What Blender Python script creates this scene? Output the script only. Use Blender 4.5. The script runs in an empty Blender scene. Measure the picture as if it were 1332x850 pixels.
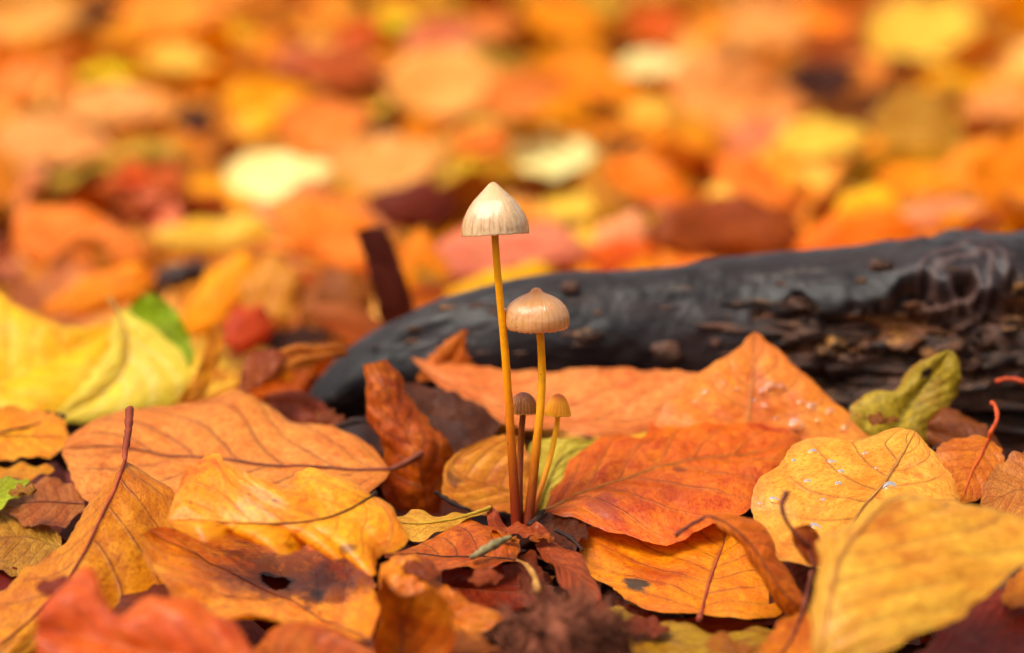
import bpy, math, random
import numpy as np
from mathutils import Vector, noise
R = math.radians
scene = bpy.context.scene
col = scene.collection

# ------------------------------------------------------------------ camera
W0, H0, FPX = 1332.0, 850.0, 3700.0
PITCH = R(12.0)
CH, CD = 0.206, 0.7211                       # camera height and horizontal distance to the mushrooms
CAM = np.array([0.0, -CD, CH])
FWD = np.array([0, math.cos(PITCH), -math.sin(PITCH)])
UPV = np.array([0, math.sin(PITCH), math.cos(PITCH)])
cam = bpy.data.cameras.new('camera')
cam.sensor_width = 36.0
cam.lens = FPX / W0 * 36.0
cam.clip_start = 0.01
cam.clip_end = 300.0
cam.dof.use_dof = True
cam.dof.focus_distance = 0.737
cam.dof.aperture_fstop = 5.6
cam.dof.aperture_blades = 0
camo = bpy.data.objects.new('camera', cam)
camo.location = CAM
camo.rotation_euler = (math.pi / 2 - PITCH, 0, 0)
col.objects.link(camo)
scene.camera = camo

# ------------------------------------------------------------------ sky, sun, exposure
SUN_EL, SUN_AZ = 60.0, 240.0                 # azimuth clockwise from +Y (away from the camera)
world = bpy.data.worlds.new('World')
scene.world = world
world.use_nodes = True
wn = world.node_tree
wn.nodes.clear()
sky = wn.nodes.new('ShaderNodeTexSky')
sky.sky_type = 'NISHITA'
sky.sun_disc = False
sky.sun_elevation = R(SUN_EL)
sky.sun_rotation = R(SUN_AZ)
sky.air_density = 1.0
sky.dust_density = 4.0
sky.ozone_density = 0.6
hs = wn.nodes.new('ShaderNodeHueSaturation')  # an overcast sky is greyer than the clear one
hs.inputs['Saturation'].default_value = 0.12
bg = wn.nodes.new('ShaderNodeBackground')
bg.inputs['Strength'].default_value = 0.068
wo = wn.nodes.new('ShaderNodeOutputWorld')
wn.links.new(sky.outputs[0], hs.inputs['Color'])
wn.links.new(hs.outputs[0], bg.inputs['Color'])
wn.links.new(bg.outputs[0], wo.inputs['Surface'])
sl = bpy.data.lights.new('sun', 'SUN')
sl.energy = 1.3
sl.angle = R(30)
sl.color = (1.0, 0.92, 0.78)
so = bpy.data.objects.new('sun', sl)
col.objects.link(so)
az, el = R(SUN_AZ), R(SUN_EL)
sd = Vector((math.sin(az) * math.cos(el), math.cos(az) * math.cos(el), math.sin(el)))
so.rotation_euler = sd.to_track_quat('Z', 'Y').to_euler()
so.location = (0, 0, 3)
scene.view_settings.view_transform = 'Standard'
scene.view_settings.look = 'None'
scene.view_settings.gamma = 1.0
scene.view_settings.exposure = 1.62
scene.cycles.use_denoising = True
scene.cycles.max_bounces = 5
scene.cycles.diffuse_bounces = 2
scene.cycles.caustics_reflective = False
scene.cycles.glossy_bounces = 2
scene.cycles.transmission_bounces = 5
scene.cycles.use_adaptive_sampling = True
scene.cycles.adaptive_threshold = 0.03
scene.cycles.sample_clamp_indirect = 6.0

# ------------------------------------------------------------------ helpers
def at(px, py, Y):
    """the point at depth Y (metres behind the mushrooms) that the photo shows at px, py"""
    d = FWD + np.array([1.0, 0, 0]) * ((px - W0 / 2) / FPX) + UPV * ((H0 / 2 - py) / FPX)
    return CAM + d * ((Y - CAM[1]) / d[1])

def ground_z(x, y):
    t = min(max((y - 0.10) / 1.0, 0.0), 1.0)
    z = -0.020 + 0.068 * t * t * (3 - 2 * t) + max(0.0, y - 1.1) * 0.05
    g = min(max((0.085 - y) / 0.07, 0.0), 1.0)
    z -= 0.032 * g * (1 - math.exp(-((x - 0.004) ** 2 + y * y) / 0.0009))
    f = min(max((y - 0.05) / 0.2, 0), 1)
    z += f * 0.012 * noise.noise(Vector((x * 3.1, y * 3.1, 4.2)))
    if abs(x) > 0.6:
        z += 0.02 * min(abs(x) - 0.6, 2)
    return z

def on_ground(px, py, lift=0.0):
    d = FWD + np.array([1.0, 0, 0]) * ((px - W0 / 2) / FPX) + UPV * ((H0 / 2 - py) / FPX)
    t = 0.5
    while t < 6:
        p = CAM + d * t
        if p[2] < ground_z(p[0], p[1]) + lift:
            return p
        t += 0.004
    return CAM + d * t

def srgb(c):
    if isinstance(c, str):
        c = [int(c[i:i + 2], 16) / 255 for i in (0, 2, 4)]
    return tuple((x / 12.92 if x <= 0.04045 else ((x + 0.055) / 1.055) ** 2.4) for x in c)

def dye(c, k=1.08):
    c = srgb(c)
    c = (c[0] * 0.96, c[1] * 1.0, c[2] * 0.80)
    l = 0.3 * c[0] + 0.6 * c[1] + 0.1 * c[2]
    return tuple(min(0.95, max(0.004, l + (x - l) * k)) for x in c)

def spline(pts, n):
    """Catmull-Rom through pts, resampled evenly by length"""
    P = np.array(pts, float)
    if len(P) == 2:
        t = np.linspace(0, 1, n)[:, None]
        return P[0] * (1 - t) + P[1] * t
    Q = np.vstack([2 * P[0] - P[1], P, 2 * P[-1] - P[-2]])
    out = []
    for i in range(1, len(Q) - 2):
        t = np.linspace(0, 1, 16, endpoint=False)[:, None]
        a, b, c, d = Q[i - 1], Q[i], Q[i + 1], Q[i + 2]
        out.append(0.5 * (2 * b + (c - a) * t + (2 * a - 5 * b + 4 * c - d) * t ** 2 + (3 * b - a - 3 * c + d) * t ** 3))
    C = np.vstack(out + [P[-1:]])
    s = np.r_[0, np.cumsum(np.linalg.norm(np.diff(C, axis=0), axis=1))]
    u = np.linspace(0, s[-1], n)
    return np.stack([np.interp(u, s, C[:, k]) for k in range(C.shape[1])], 1)

def mesh_obj(name, verts, faces, mat, parent=None, origin=None, smooth=True, uv=None, attrs=None):
    V = np.asarray(verts, float)
    if parent is not None:
        org = np.array(parent.location)
        if parent.parent is not None:
            org = org + np.array(parent.parent.location)
    else:
        org = np.zeros(3) if origin is None else np.asarray(origin, float)
    if parent is not None and origin is not None:
        rel = np.asarray(origin, float) - org
    else:
        rel = np.zeros(3)
    base = org + rel if parent is not None else org
    me = bpy.data.meshes.new(name)
    me.from_pydata((V - base).tolist(), [], [tuple(f) for f in faces])
    if smooth:
        me.polygons.foreach_set('use_smooth', [True] * len(me.polygons))
    if uv is not None:
        lay = me.uv_layers.new(name='UVMap')
        idx = np.empty(len(me.loops), int)
        me.loops.foreach_get('vertex_index', idx)
        lay.data.foreach_set('uv', np.asarray(uv, float)[idx].ravel())
    for k, a in (attrs or {}).items():
        at_ = me.attributes.new(k, 'FLOAT', 'POINT')
        at_.data.foreach_set('value', np.asarray(a, float).ravel())
    if mat:
        me.materials.append(mat)
    me.update()
    o = bpy.data.objects.new(name, me)
    col.objects.link(o)
    if parent is not None:
        o.parent = parent
        o.location = rel
    else:
        o.location = org
    return o

def empty(name, loc, label, cat, group=None):
    o = bpy.data.objects.new(name, None)
    o.empty_display_size = 0.01
    o.location = loc
    col.objects.link(o)
    tag(o, label, cat, group)
    return o

def tag(o, label=None, cat=None, group=None, kind=None):
    if label: o['label'] = label
    if cat: o['category'] = cat
    if group: o['group'] = group
    if kind: o['kind'] = kind
    return o

def grid_faces(nu, nv, wrap=False):
    f = []
    for i in range(nu - 1):
        for j in range(nv if wrap else nv - 1):
            k = (j + 1) % nv
            f.append((i * nv + j, i * nv + k, (i + 1) * nv + k, (i + 1) * nv + j))
    return f

def tube(pts, radii, n=40, seg=12, lumps=0.0, seed=0, caps=True):
    C = spline(pts, n)
    rad = np.interp(np.linspace(0, 1, n), np.linspace(0, 1, len(radii)), radii)
    T = np.gradient(C, axis=0)
    T /= np.linalg.norm(T, axis=1)[:, None] + 1e-12
    ref = np.array([0.31, 0.2, 0.93]) if abs(T[0][2]) < 0.8 else np.array([0.9, 0.3, 0.1])
    V = []
    for i in range(n):
        a = np.cross(T[i], ref); a /= np.linalg.norm(a)
        b = np.cross(T[i], a)
        for j in range(seg):
            th = 2 * math.pi * j / seg
            k = 1.0
            if lumps:
                k += lumps * noise.noise(Vector((i * 0.35, math.cos(th) * 1.2 + seed, math.sin(th) * 1.2)))
            V.append(C[i] + (a * math.cos(th) + b * math.sin(th)) * rad[i] * k)
    F = grid_faces(n, seg, True)
    if caps:
        V.append(C[0]); V.append(C[-1])
        for j in range(seg):
            F.append((n * seg, (j + 1) % seg, j))
            F.append((n * seg + 1, (n - 1) * seg + j, (n - 1) * seg + (j + 1) % seg))
    return np.array(V), F

# ------------------------------------------------------------------ node helper
class NT:
    def __init__(self, name):
        self.m = bpy.data.materials.new(name)
        self.m.use_nodes = True
        self.t = self.m.node_tree
        self.t.nodes.clear()
        self.out = self.t.nodes.new('ShaderNodeOutputMaterial')
    def n(self, kind, **kw):
        x = self.t.nodes.new(kind)
        for k, v in kw.items():
            setattr(x, k, v)
        return x
    def l(self, a, b):
        self.t.links.new(a, b)
    def put(self, sock, v):
        if v is None: return
        if hasattr(v, 'is_linked') or isinstance(v, bpy.types.NodeSocket):
            self.l(v, sock)
        else:
            if isinstance(v, tuple) and len(v) == 3 and sock.type == 'RGBA':
                v = (*v, 1.0)
            sock.default_value = v
    def math(self, op, a, b=None, c=None, clamp=False):
        x = self.n('ShaderNodeMath', operation=op, use_clamp=clamp)
        self.put(x.inputs[0], a)
        if b is not None: self.put(x.inputs[1], b)
        if c is not None: self.put(x.inputs[2], c)
        return x.outputs[0]
    def step(self, v, lo, hi, a=0.0, b=1.0):
        x = self.n('ShaderNodeMapRange', interpolation_type='SMOOTHSTEP')
        self.put(x.inputs['Value'], v)
        x.inputs['From Min'].default_value = lo
        x.inputs['From Max'].default_value = hi
        x.inputs['To Min'].default_value = a
        x.inputs['To Max'].default_value = b
        return x.outputs[0]
    def mix(self, f, a, b, mode='MIX'):
        x = self.n('ShaderNodeMix', data_type='RGBA', blend_type=mode)
        self.put(x.inputs[0], f)
        self.put(x.inputs[6], a)
        self.put(x.inputs[7], b)
        return x.outputs[2]
    def noise(self, vec, scale, detail=4, rough=0.55, dist=0.0):
        x = self.n('ShaderNodeTexNoise')
        if vec is not None: self.l(vec, x.inputs['Vector'])
        x.inputs['Scale'].default_value = scale
        x.inputs['Detail'].default_value = detail
        x.inputs['Roughness'].default_value = rough
        x.inputs['Distortion'].default_value = dist
        return x.outputs['Fac']
    def voro(self, vec, scale, feature='F1'):
        x = self.n('ShaderNodeTexVoronoi', feature=feature)
        if vec is not None: self.l(vec, x.inputs['Vector'])
        x.inputs['Scale'].default_value = scale
        return x.outputs['Distance']
    def attr(self, name):
        x = self.n('ShaderNodeAttribute', attribute_name=name)
        return x.outputs['Fac']

NVEIN = 7.0
def vein_phase(u, v):
    """shared by mesh and material: side veins run forward from the midrib"""
    av = np.abs(v)
    return (u * 1.0 - 0.30 * av) * NVEIN + np.where(v < 0, 0.38, 0.0)

def leaf_mat(name, c1, c2, c3, vein='6b3512', edge='6a3413', vamt=0.45, eamt=0.35, spots=0.3, c3amt=0.6,
             rough=0.42, trans=0.3, coat=0.15, vary=0.0, relief=1.0, blotch=None, simple=False, stain=0.8):
    N = NT(name)
    tc = N.n('ShaderNodeTexCoord')
    oi = N.n('ShaderNodeObjectInfo')
    sep = N.n('ShaderNodeSeparateXYZ')
    N.l(tc.outputs['UV'], sep.inputs[0])
    u = sep.outputs[0]
    v = N.math('MULTIPLY_ADD', sep.outputs[1], 2.0, -1.0)
    av = N.math('ABSOLUTE', v)
    comb = N.n('ShaderNodeCombineXYZ')
    N.l(u, comb.inputs[0])
    N.l(N.math('MULTIPLY', v, 0.32), comb.inputs[1])
    N.l(N.math('MULTIPLY', oi.outputs['Random'], 37.0), comb.inputs[2])
    p = comb.outputs[0]
    # veins
    wob = 0.0 if simple else N.math('MULTIPLY_ADD', N.noise(p, 5.0, 2), 0.05, -0.025)
    ph = N.math('MULTIPLY', av, 0.30)
    ph = N.math('SUBTRACT', N.math('ADD', u, wob), ph)
    ph = N.math('MULTIPLY', ph, NVEIN)
    ph = N.math('ADD', ph, N.math('MULTIPLY', N.math('LESS_THAN', v, 0.0), 0.38))
    fr = N.math('FRACT', N.math('ADD', ph, 50.0))
    dv = N.math('ABSOLUTE', N.math('SUBTRACT', fr, 0.5))         # 0.5 away .. 0 on the vein
    side = N.step(dv, 0.065, 0.0)
    fade = N.step(av, 0.97, 0.55)
    side = N.math('MULTIPLY', side, N.math('MULTIPLY_ADD', fade, 0.8, 0.2))
    halo = N.step(dv, 0.22, 0.0)
    if not simple: side = N.math('MULTIPLY', side, N.step(N.noise(p, 7.0, 2), 0.3, 0.6, 0.5, 1.0))
    mid = N.step(av, 0.045, 0.012)
    veins = N.math('MAXIMUM', side, mid)
    retm = 0.0 if simple else N.step(N.voro(p, 46.0, 'DISTANCE_TO_EDGE'), 0.08, 0.0)
    # colours
    n1 = N.step(N.noise(p, 3.2, 2 if simple else 4, 0.65, 0.6), 0.36, 0.64)
    n2 = N.step(N.noise(p, 6.5, 2 if simple else 5, 0.65, 0.0 if simple else 1.0), 0.5, 0.72)
    n3 = N.noise(p, 34.0, 2 if simple else 4, 0.75)
    d1, d2, d3 = dye(c1), dye(c2), dye(c3)
    if not simple:
        d2 = (d2[0] * 0.93, d2[1] * 0.78, d2[2] * 0.62)
        d3 = (d3[0] * 0.90, d3[1] * 0.72, d3[2] * 0.60)
    c = N.mix(n1, d1, d2)
    c = N.mix(N.math('MULTIPLY', n2, c3amt), c, d3)
    fine = N.step(n3, 0.3, 0.7)
    c = N.mix(N.math('MULTIPLY', fine, 0.55), c, d3, 'MULTIPLY')
    if not simple:
        wr = N.step(N.noise(p, 85.0, 2, 0.7), 0.5, 0.68)
        c = N.mix(N.math('MULTIPLY', wr, 0.5), c, d3, 'MULTIPLY')
        lt = N.step(N.noise(p, 4.4, 3, 0.7, 1.4), 0.56, 0.72)
        c = N.mix(N.math('MULTIPLY', lt, 0.26), c, tuple(x * 0.93 + 0.03 for x in dye(c1)))
        st = N.step(N.noise(p, 2.6, 4, 0.7, 0.8), 0.54, 0.74)
        c = N.mix(N.math('MULTIPLY', st, stain), c, (0.62, 0.30, 0.16), 'MULTIPLY')
        wet = N.step(N.noise(p, 5.5, 4, 0.6, 0.5), 0.48, 0.66)
    c = N.mix(N.math('MULTIPLY', halo, 0.16), c, srgb(vein))
    if not simple: c = N.mix(N.math('MULTIPLY', retm, 0.10), c, srgb(vein))
    c = N.mix(N.math('MULTIPLY', veins, vamt), c, srgb(vein))
    n9 = None if simple else N.noise(p, 9.0, 3)
    en = av if simple else N.math('ADD', av, N.math('MULTIPLY_ADD', n9, 0.6, -0.3))
    c = N.mix(N.math('MULTIPLY', N.step(en, 0.80, 1.08), eamt), c, srgb(edge))
    if spots and not simple:
        sp = N.noise(p, 16.0, 3, 0.5)
        c = N.mix(N.math('MULTIPLY', N.step(sp, 0.67, 0.73), spots), c, srgb('3a1c0c'))
        sp2 = N.voro(p, 38.0)
        sel = N.step(N.noise(p, 11.0, 1), 0.58, 0.62)
        c = N.mix(N.math('MULTIPLY', N.math('MULTIPLY', N.step(sp2, 0.22, 0.12), sel), spots), c, srgb('2c140a'))
    if blotch:
        for (bu, bv, br, amt, bc) in blotch:
            du = N.math('SUBTRACT', u, bu)
            dw = N.math('MULTIPLY', N.math('SUBTRACT', v, bv), 0.32)
            dd = N.math('SQRT', N.math('ADD', N.math('MULTIPLY', du, du), N.math('MULTIPLY', dw, dw)))
            dd = N.math('ADD', dd, N.math('MULTIPLY_ADD', N.noise(p, 14.0, 3, 0.65), br * 2.2, -br * 1.1))
            c = N.mix(N.math('MULTIPLY', N.step(dd, br, br * 0.45), amt), c, srgb(bc))
    if vary:
        h = N.n('ShaderNodeHueSaturation')
        rr = N.math('FRACT', N.math('MULTIPLY', oi.outputs['Random'], 7.31))
        N.l(N.math('MULTIPLY_ADD', rr, 0.035 * vary, 0.5 - 0.0175 * vary), h.inputs['Hue'])
        N.l(N.math('MULTIPLY_ADD', oi.outputs['Random'], 0.5 * vary, 1 - 0.28 * vary), h.inputs['Value'])
        N.l(c, h.inputs['Color'])
        c = h.outputs[0]
    # relief
    hgt = N.math('MULTIPLY_ADD', veins, 0.45, N.math('MULTIPLY', retm, 0.05))
    hgt = N.math('ADD', hgt, N.math('MULTIPLY', n3, 0.8))
    if not simple: hgt = N.math('ADD', hgt, N.math('MULTIPLY', n9, 1.1))
    bump = N.n('ShaderNodeBump')
    bump.inputs['Strength'].default_value = 0.8 * relief
    bump.inputs['Distance'].default_value = 0.0006
    N.l(hgt, bump.inputs['Height'])
    b = N.n('ShaderNodeBsdfPrincipled')
    N.l(c, b.inputs['Base Color'])
    ro = N.math('MULTIPLY_ADD', n3, 0.3, rough - 0.12)
    if not simple: ro = N.math('SUBTRACT', ro, N.math('MULTIPLY', wet, 0.16))
    N.l(ro, b.inputs['Roughness'])
    b.inputs['Specular IOR Level'].default_value = 0.10 if simple else 0.22
    b.inputs['Coat Weight'].default_value = coat * 0.5
    b.inputs['Coat Roughness'].default_value = 0.22
    N.l(bump.outputs[0], b.inputs['Normal'])
    tr = N.n('ShaderNodeBsdfTranslucent')
    g = N.n('ShaderNodeGamma')
    g.inputs['Gamma'].default_value = 1.15
    N.l(c, g.inputs[0])
    N.l(g.outputs[0], tr.inputs['Color'])
    N.l(bump.outputs[0], tr.inputs['Normal'])
    ms = N.n('ShaderNodeMixShader')
    ms.inputs[0].default_value = trans
    N.l(b.outputs[0], ms.inputs[1])
    N.l(tr.outputs[0], ms.inputs[2])
    N.l(ms.outputs[0], N.out.inputs['Surface'])
    return N.m

def stalk_mat(name, c1, c2, rough=0.5):
    N = NT(name)
    tc = N.n('ShaderNodeTexCoord')
    f = N.noise(tc.outputs['Object'], 900.0, 4)
    g = N.noise(tc.outputs['Object'], 150.0, 3)
    c = N.mix(N.step(g, 0.35, 0.65), srgb(c1), srgb(c2))
    c = N.mix(N.math('MULTIPLY', f, 0.35), c, srgb('20100a'))
    b = N.n('ShaderNodeBsdfPrincipled')
    N.l(c, b.inputs['Base Color'])
    b.inputs['Roughness'].default_value = rough + 0.15
    b.inputs['Specular IOR Level'].default_value = 0.2
    bump = N.n('ShaderNodeBump')
    bump.inputs['Strength'].default_value = 0.8
    bump.inputs['Distance'].default_value = 0.0003
    N.l(f, bump.inputs['Height'])
    N.l(bump.outputs[0], b.inputs['Normal'])
    N.l(b.outputs[0], N.out.inputs['Surface'])
    return N.m

# ------------------------------------------------------------------ the ground
N = NT('soil')
tc = N.n('ShaderNodeTexCoord')
f = N.noise(tc.outputs['Object'], 60.0, 8, 0.7)
c = N.mix(N.step(f, 0.3, 0.7), srgb('1c100a'), srgb('4a2a17'))
b = N.n('ShaderNodeBsdfPrincipled')
N.l(c, b.inputs['Base Color'])
b.inputs['Roughness'].default_value = 0.85
bump = N.n('ShaderNodeBump')
bump.inputs['Distance'].default_value = 0.006
N.l(f, bump.inputs['Height'])
N.l(bump.outputs[0], b.inputs['Normal'])
N.l(b.outputs[0], N.out.inputs['Surface'])
M_SOIL = N.m
def axis_steps(a, b, fine, far):
    xs = list(np.arange(a, b + 1e-6, fine))
    s, x = fine, b
    hi = []
    while x < far:
        s *= 1.5; x += s; hi.append(x)
    s, x = fine, a
    lo = []
    while x > -far:
        s *= 1.5; x -= s; lo.append(x)
    return lo[::-1] + xs + hi
gx = axis_steps(-0.8, 0.8, 0.03, 60)
gy = axis_steps(-0.7, 2.4, 0.03, 60)
V = [(x, y, ground_z(x, min(y, 6)) - 0.004 + 0.002 * noise.noise(Vector((x * 40, y * 40, 0)))) for y in gy for x in gx]
tag(mesh_obj('ground', V, grid_faces(len(gy), len(gx)), M_SOIL), kind='structure')

# ------------------------------------------------------------------ the generic fallen leaf (unit length)
def gen_leaf(seed, nu=15, nv=9, width=0.6):
    r = random.Random(seed)
    fold = r.uniform(-0.15, 0.40); bend = r.uniform(-0.25, 0.25); curl = r.uniform(-0.5, 0.5)
    wav = r.uniform(0.02, 0.06); wf = r.uniform(2.5, 4.5); tw = r.uniform(-0.5, 0.5)
    skew = r.uniform(-0.08, 0.08)
    V, UV = [], []
    for i in range(nu):
        u = i / (nu - 1)
        w = 0.54 * width * (math.sin(math.pi * u ** 0.80)) ** 0.95 * (1 - 0.10 * u)
        if i == 0: w = 0.004
        if i == nu - 1: w = 0.002
        for j in range(nv):
            v = -1 + 2 * j / (nv - 1)
            av = abs(v)
            wn_ = w * (1 + 0.16 * noise.noise(Vector((u * 7, (1 if v > 0 else -1) * 3, seed * 1.7))))
            y = v * wn_
            z = fold * abs(y) + curl * y * y * 2.2
            z += wav * av ** 2 * math.sin(u * wf * 2 * math.pi + (0 if v > 0 else 1.9) + seed)
            z += 0.05 * noise.noise(Vector((u * 2.5, v * 1.5, seed * 3.3)))
            x = u - 0.5
            y += skew * math.sin(math.pi * u)
            a = tw * x
            y, z = y * math.cos(a) - z * math.sin(a), y * math.sin(a) + z * math.cos(a)
            z += bend * (0.25 - x * x) * 0.6
            V.append((x, y, z)); UV.append((u, (v + 1) / 2))
    return np.array(V), grid_faces(nu, nv), np.array(UV)

# palette of the litter: name -> (c1, c2, c3)
PAL = {
    'peach orange':   ('f8a45a', 'f39848', 'e37f38'),
    'light peach':    ('fdbc7c', 'f9b26e', 'f09c54'),
    'orange':         ('f58c2c', 'f79a34', 'e2701f'),
    'golden orange':  ('fdae14', 'fb9e1a', 'ec8614'),
    'bright yellow':  ('ffd20c', 'fdc008', 'f4a60a'),
    'light gold':     ('fed070', 'fbc45c', 'f0aa48'),
    'cream':          ('fff2c8', 'ffeab4', 'fbdc9c'),
    'yellow green':   ('e8d240', 'f0c83c', 'd0b232'),
    'khaki':          ('d6a854', 'cc9846', 'ac7a32'),
    'salmon pink':    ('e8906e', 'e08462', 'cc7254'),
    'pink':           ('f4a484', 'ee9678', 'dd7e64'),
    'red orange':     ('e86a22', 'de5a1c', 'c44a18'),
    'rust':           ('c25208', 'b6480a', '98380a'),
    'dark red':       ('7c2208', '6c1c08', '551608'),
    'brown':          ('a45418', '8e4412', '6e320c'),
    'dark brown':     ('43200f', '35170c', '2a1209'),
    'tan':            ('d8904a', 'cc823e', 'b06a30'),
    'moss green':     ('6a6414', '5c5812', '4a4810'),
}
PM = {}
for k, cc in PAL.items():
    PM[k] = leaf_mat('litter ' + k, *cc, vary=0.55, spots=0.25, vamt=0.35, coat=0.12, trans=0.28, rough=0.5, simple=True)
for k, cc in {'old brown': ('6e300a', '5c2608', '401806'), 'old rust': ('94360a', '802a06', '5c1c04'), 'old shaded': ('3c1806', '2e1204', '200c04')}.items():  # old leaf tones, darkened to paint in the shade of the front gaps
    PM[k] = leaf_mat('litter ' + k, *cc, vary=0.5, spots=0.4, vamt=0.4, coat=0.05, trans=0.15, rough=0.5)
BG = [gen_leaf(i + 1) for i in range(16)]
BGM = {}
def litter_mesh(i, key):
    if (i, key) not in BGM:
        V, F, UV = BG[i]
        me = bpy.data.meshes.new('fallen_leaf')
        me.from_pydata(V.tolist(), [], F)
        me.polygons.foreach_set('use_smooth', [True] * len(F))
        lay = me.uv_layers.new(name='UVMap')
        idx = np.empty(len(me.loops), int); me.loops.foreach_get('vertex_index', idx)
        lay.data.foreach_set('uv', UV[idx].ravel())
        me.materials.append(PM[key])
        BGM[(i, key)] = me
    return BGM[(i, key)]

def frame_leaf(o, center, axis, normal, length, aspect=1.0):
    x = Vector(axis).normalized()
    z = Vector(normal)
    z = (z - x * z.dot(x)).normalized()
    y = z.cross(x)
    from mathutils import Matrix
    m = Matrix((x, y, z)).transposed().to_4x4()
    o.matrix_world = Matrix.Translation(Vector(center)) @ m @ Matrix.Diagonal((length, length * aspect, length, 1))

# ------------------------------------------------------------------ leaf litter that nobody could count
rng = random.Random(11)
def litter_mass(n, seed, box, zfun, keys, tilt, name, label, res=(9, 5)):
    r = random.Random(seed)
    mats = list(keys)
    AV, AF, AU, AM = [], [], [], []
    off = 0
    low = [gen_leaf(100 + i, *res) for i in range(10)]
    for k in range(n):
        V, F, UV = low[r.randrange(10)]
        y = box[2] + (box[3] - box[2]) * r.random()
        half = box[0] + box[1] * max(0, y + CD)
        x = r.uniform(-half, half)
        L = r.uniform(0.07, 0.105)
        a = r.uniform(0, 2 * math.pi)
        t1, t2 = r.gauss(0, tilt), r.gauss(0, tilt)
        z = zfun(x, y, r)
        ca, sa = math.cos(a), math.sin(a)
        P = V * L
        if r.random() < 0.5: P = P * np.array([1, 1, -1])
        P = np.stack([P[:, 0], P[:, 1] * math.cos(t1) - P[:, 2] * math.sin(t1), P[:, 1] * math.sin(t1) + P[:, 2] * math.cos(t1)], 1)
        P = np.stack([P[:, 0] * math.cos(t2) - P[:, 2] * math.sin(t2), P[:, 1], P[:, 0] * math.sin(t2) + P[:, 2] * math.cos(t2)], 1)
        P = np.stack([P[:, 0] * ca - P[:, 1] * sa, P[:, 0] * sa + P[:, 1] * ca, P[:, 2]], 1) + np.array([x, y, z])
        AV.append(P); AU.append(UV)
        AF += [tuple(i + off for i in f) for f in F]
        AM += [r.randrange(len(mats))] * len(F)
        off += len(P)
    o = mesh_obj(name, np.vstack(AV), AF, None, uv=np.vstack(AU))
    for k in mats: o.data.materials.append(PM[k])
    o.data.polygons.foreach_set('material_index', AM)
    tag(o, label, 'leaf litter', kind='stuff')
    return o
WARM = ['peach orange', 'peach orange', 'orange', 'golden orange', 'light peach', 'light peach', 'tan', 'orange', 'salmon pink', 'rust', 'khaki', 'light gold']
litter_mass(3200, 5, (0.28, 0.32, 0.16, 2.6), lambda x, y, r: ground_z(x, y) + r.uniform(0.0, 0.012), WARM + ['brown', 'rust'], 0.30,
            'leaf_litter', 'mass of orange and brown fallen leaves covering the ground behind the branch')
litter_mass(620, 6, (0.20, 0.32, -0.26, 0.16), lambda x, y, r: (-0.048 if y < 0.06 else -0.030) + r.uniform(0.0, 0.010), ['old brown', 'old rust', 'old shaded', 'old shaded'], 0.12,
            'leaf_litter', 'layer of old brown leaves coloured darker as gap shade under the mushrooms and the bright leaves', (15, 9))

# ------------------------------------------------------------------ single leaves behind the branch
def blurred_leaf(key, center, axis, normal, L, aspect=1.0, label=None):
    i = rng.randrange(16)
    o = bpy.data.objects.new('fallen_leaf', litter_mesh(i, key))
    col.objects.link(o)
    frame_leaf(o, center, axis, normal, L, aspect * rng.uniform(0.7, 1.12))
    tag(o, label or 'half buried ' + key + ' leaf in the litter beyond the branch', 'leaf', key + ' leaves behind the branch')
    return o

def place_bg(px, py, w, h, rot, key, lift=0.021, label=None):
    """a leaf whose lower margin rests on the litter; w, h its apparent size in the photo"""
    foot = on_ground(px, py + 0.42 * h, lift)
    dist = np.dot(foot - CAM, FWD)
    mm = dist / FPX
    L = min(w * mm, 0.13)
    Hh = h * mm
    wid = max(0.56 * L, 0.03)
    s = min(max(Hh / wid, 0.30), 0.97)
    view = R(12)
    ang = math.asin(s) - view                      # tilt of the blade from level, facing the camera
    wdir = np.array([0, math.cos(ang), math.sin(ang)])
    normal = np.array([0, -math.sin(ang), math.cos(ang)])
    c = foot + wdir * wid * 0.42
    a = R(rot)
    axis = np.array([math.cos(a), 0, 0]) + wdir * math.sin(a)
    return blurred_leaf(key, c, axis, normal, L, 1.0, label)

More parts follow.
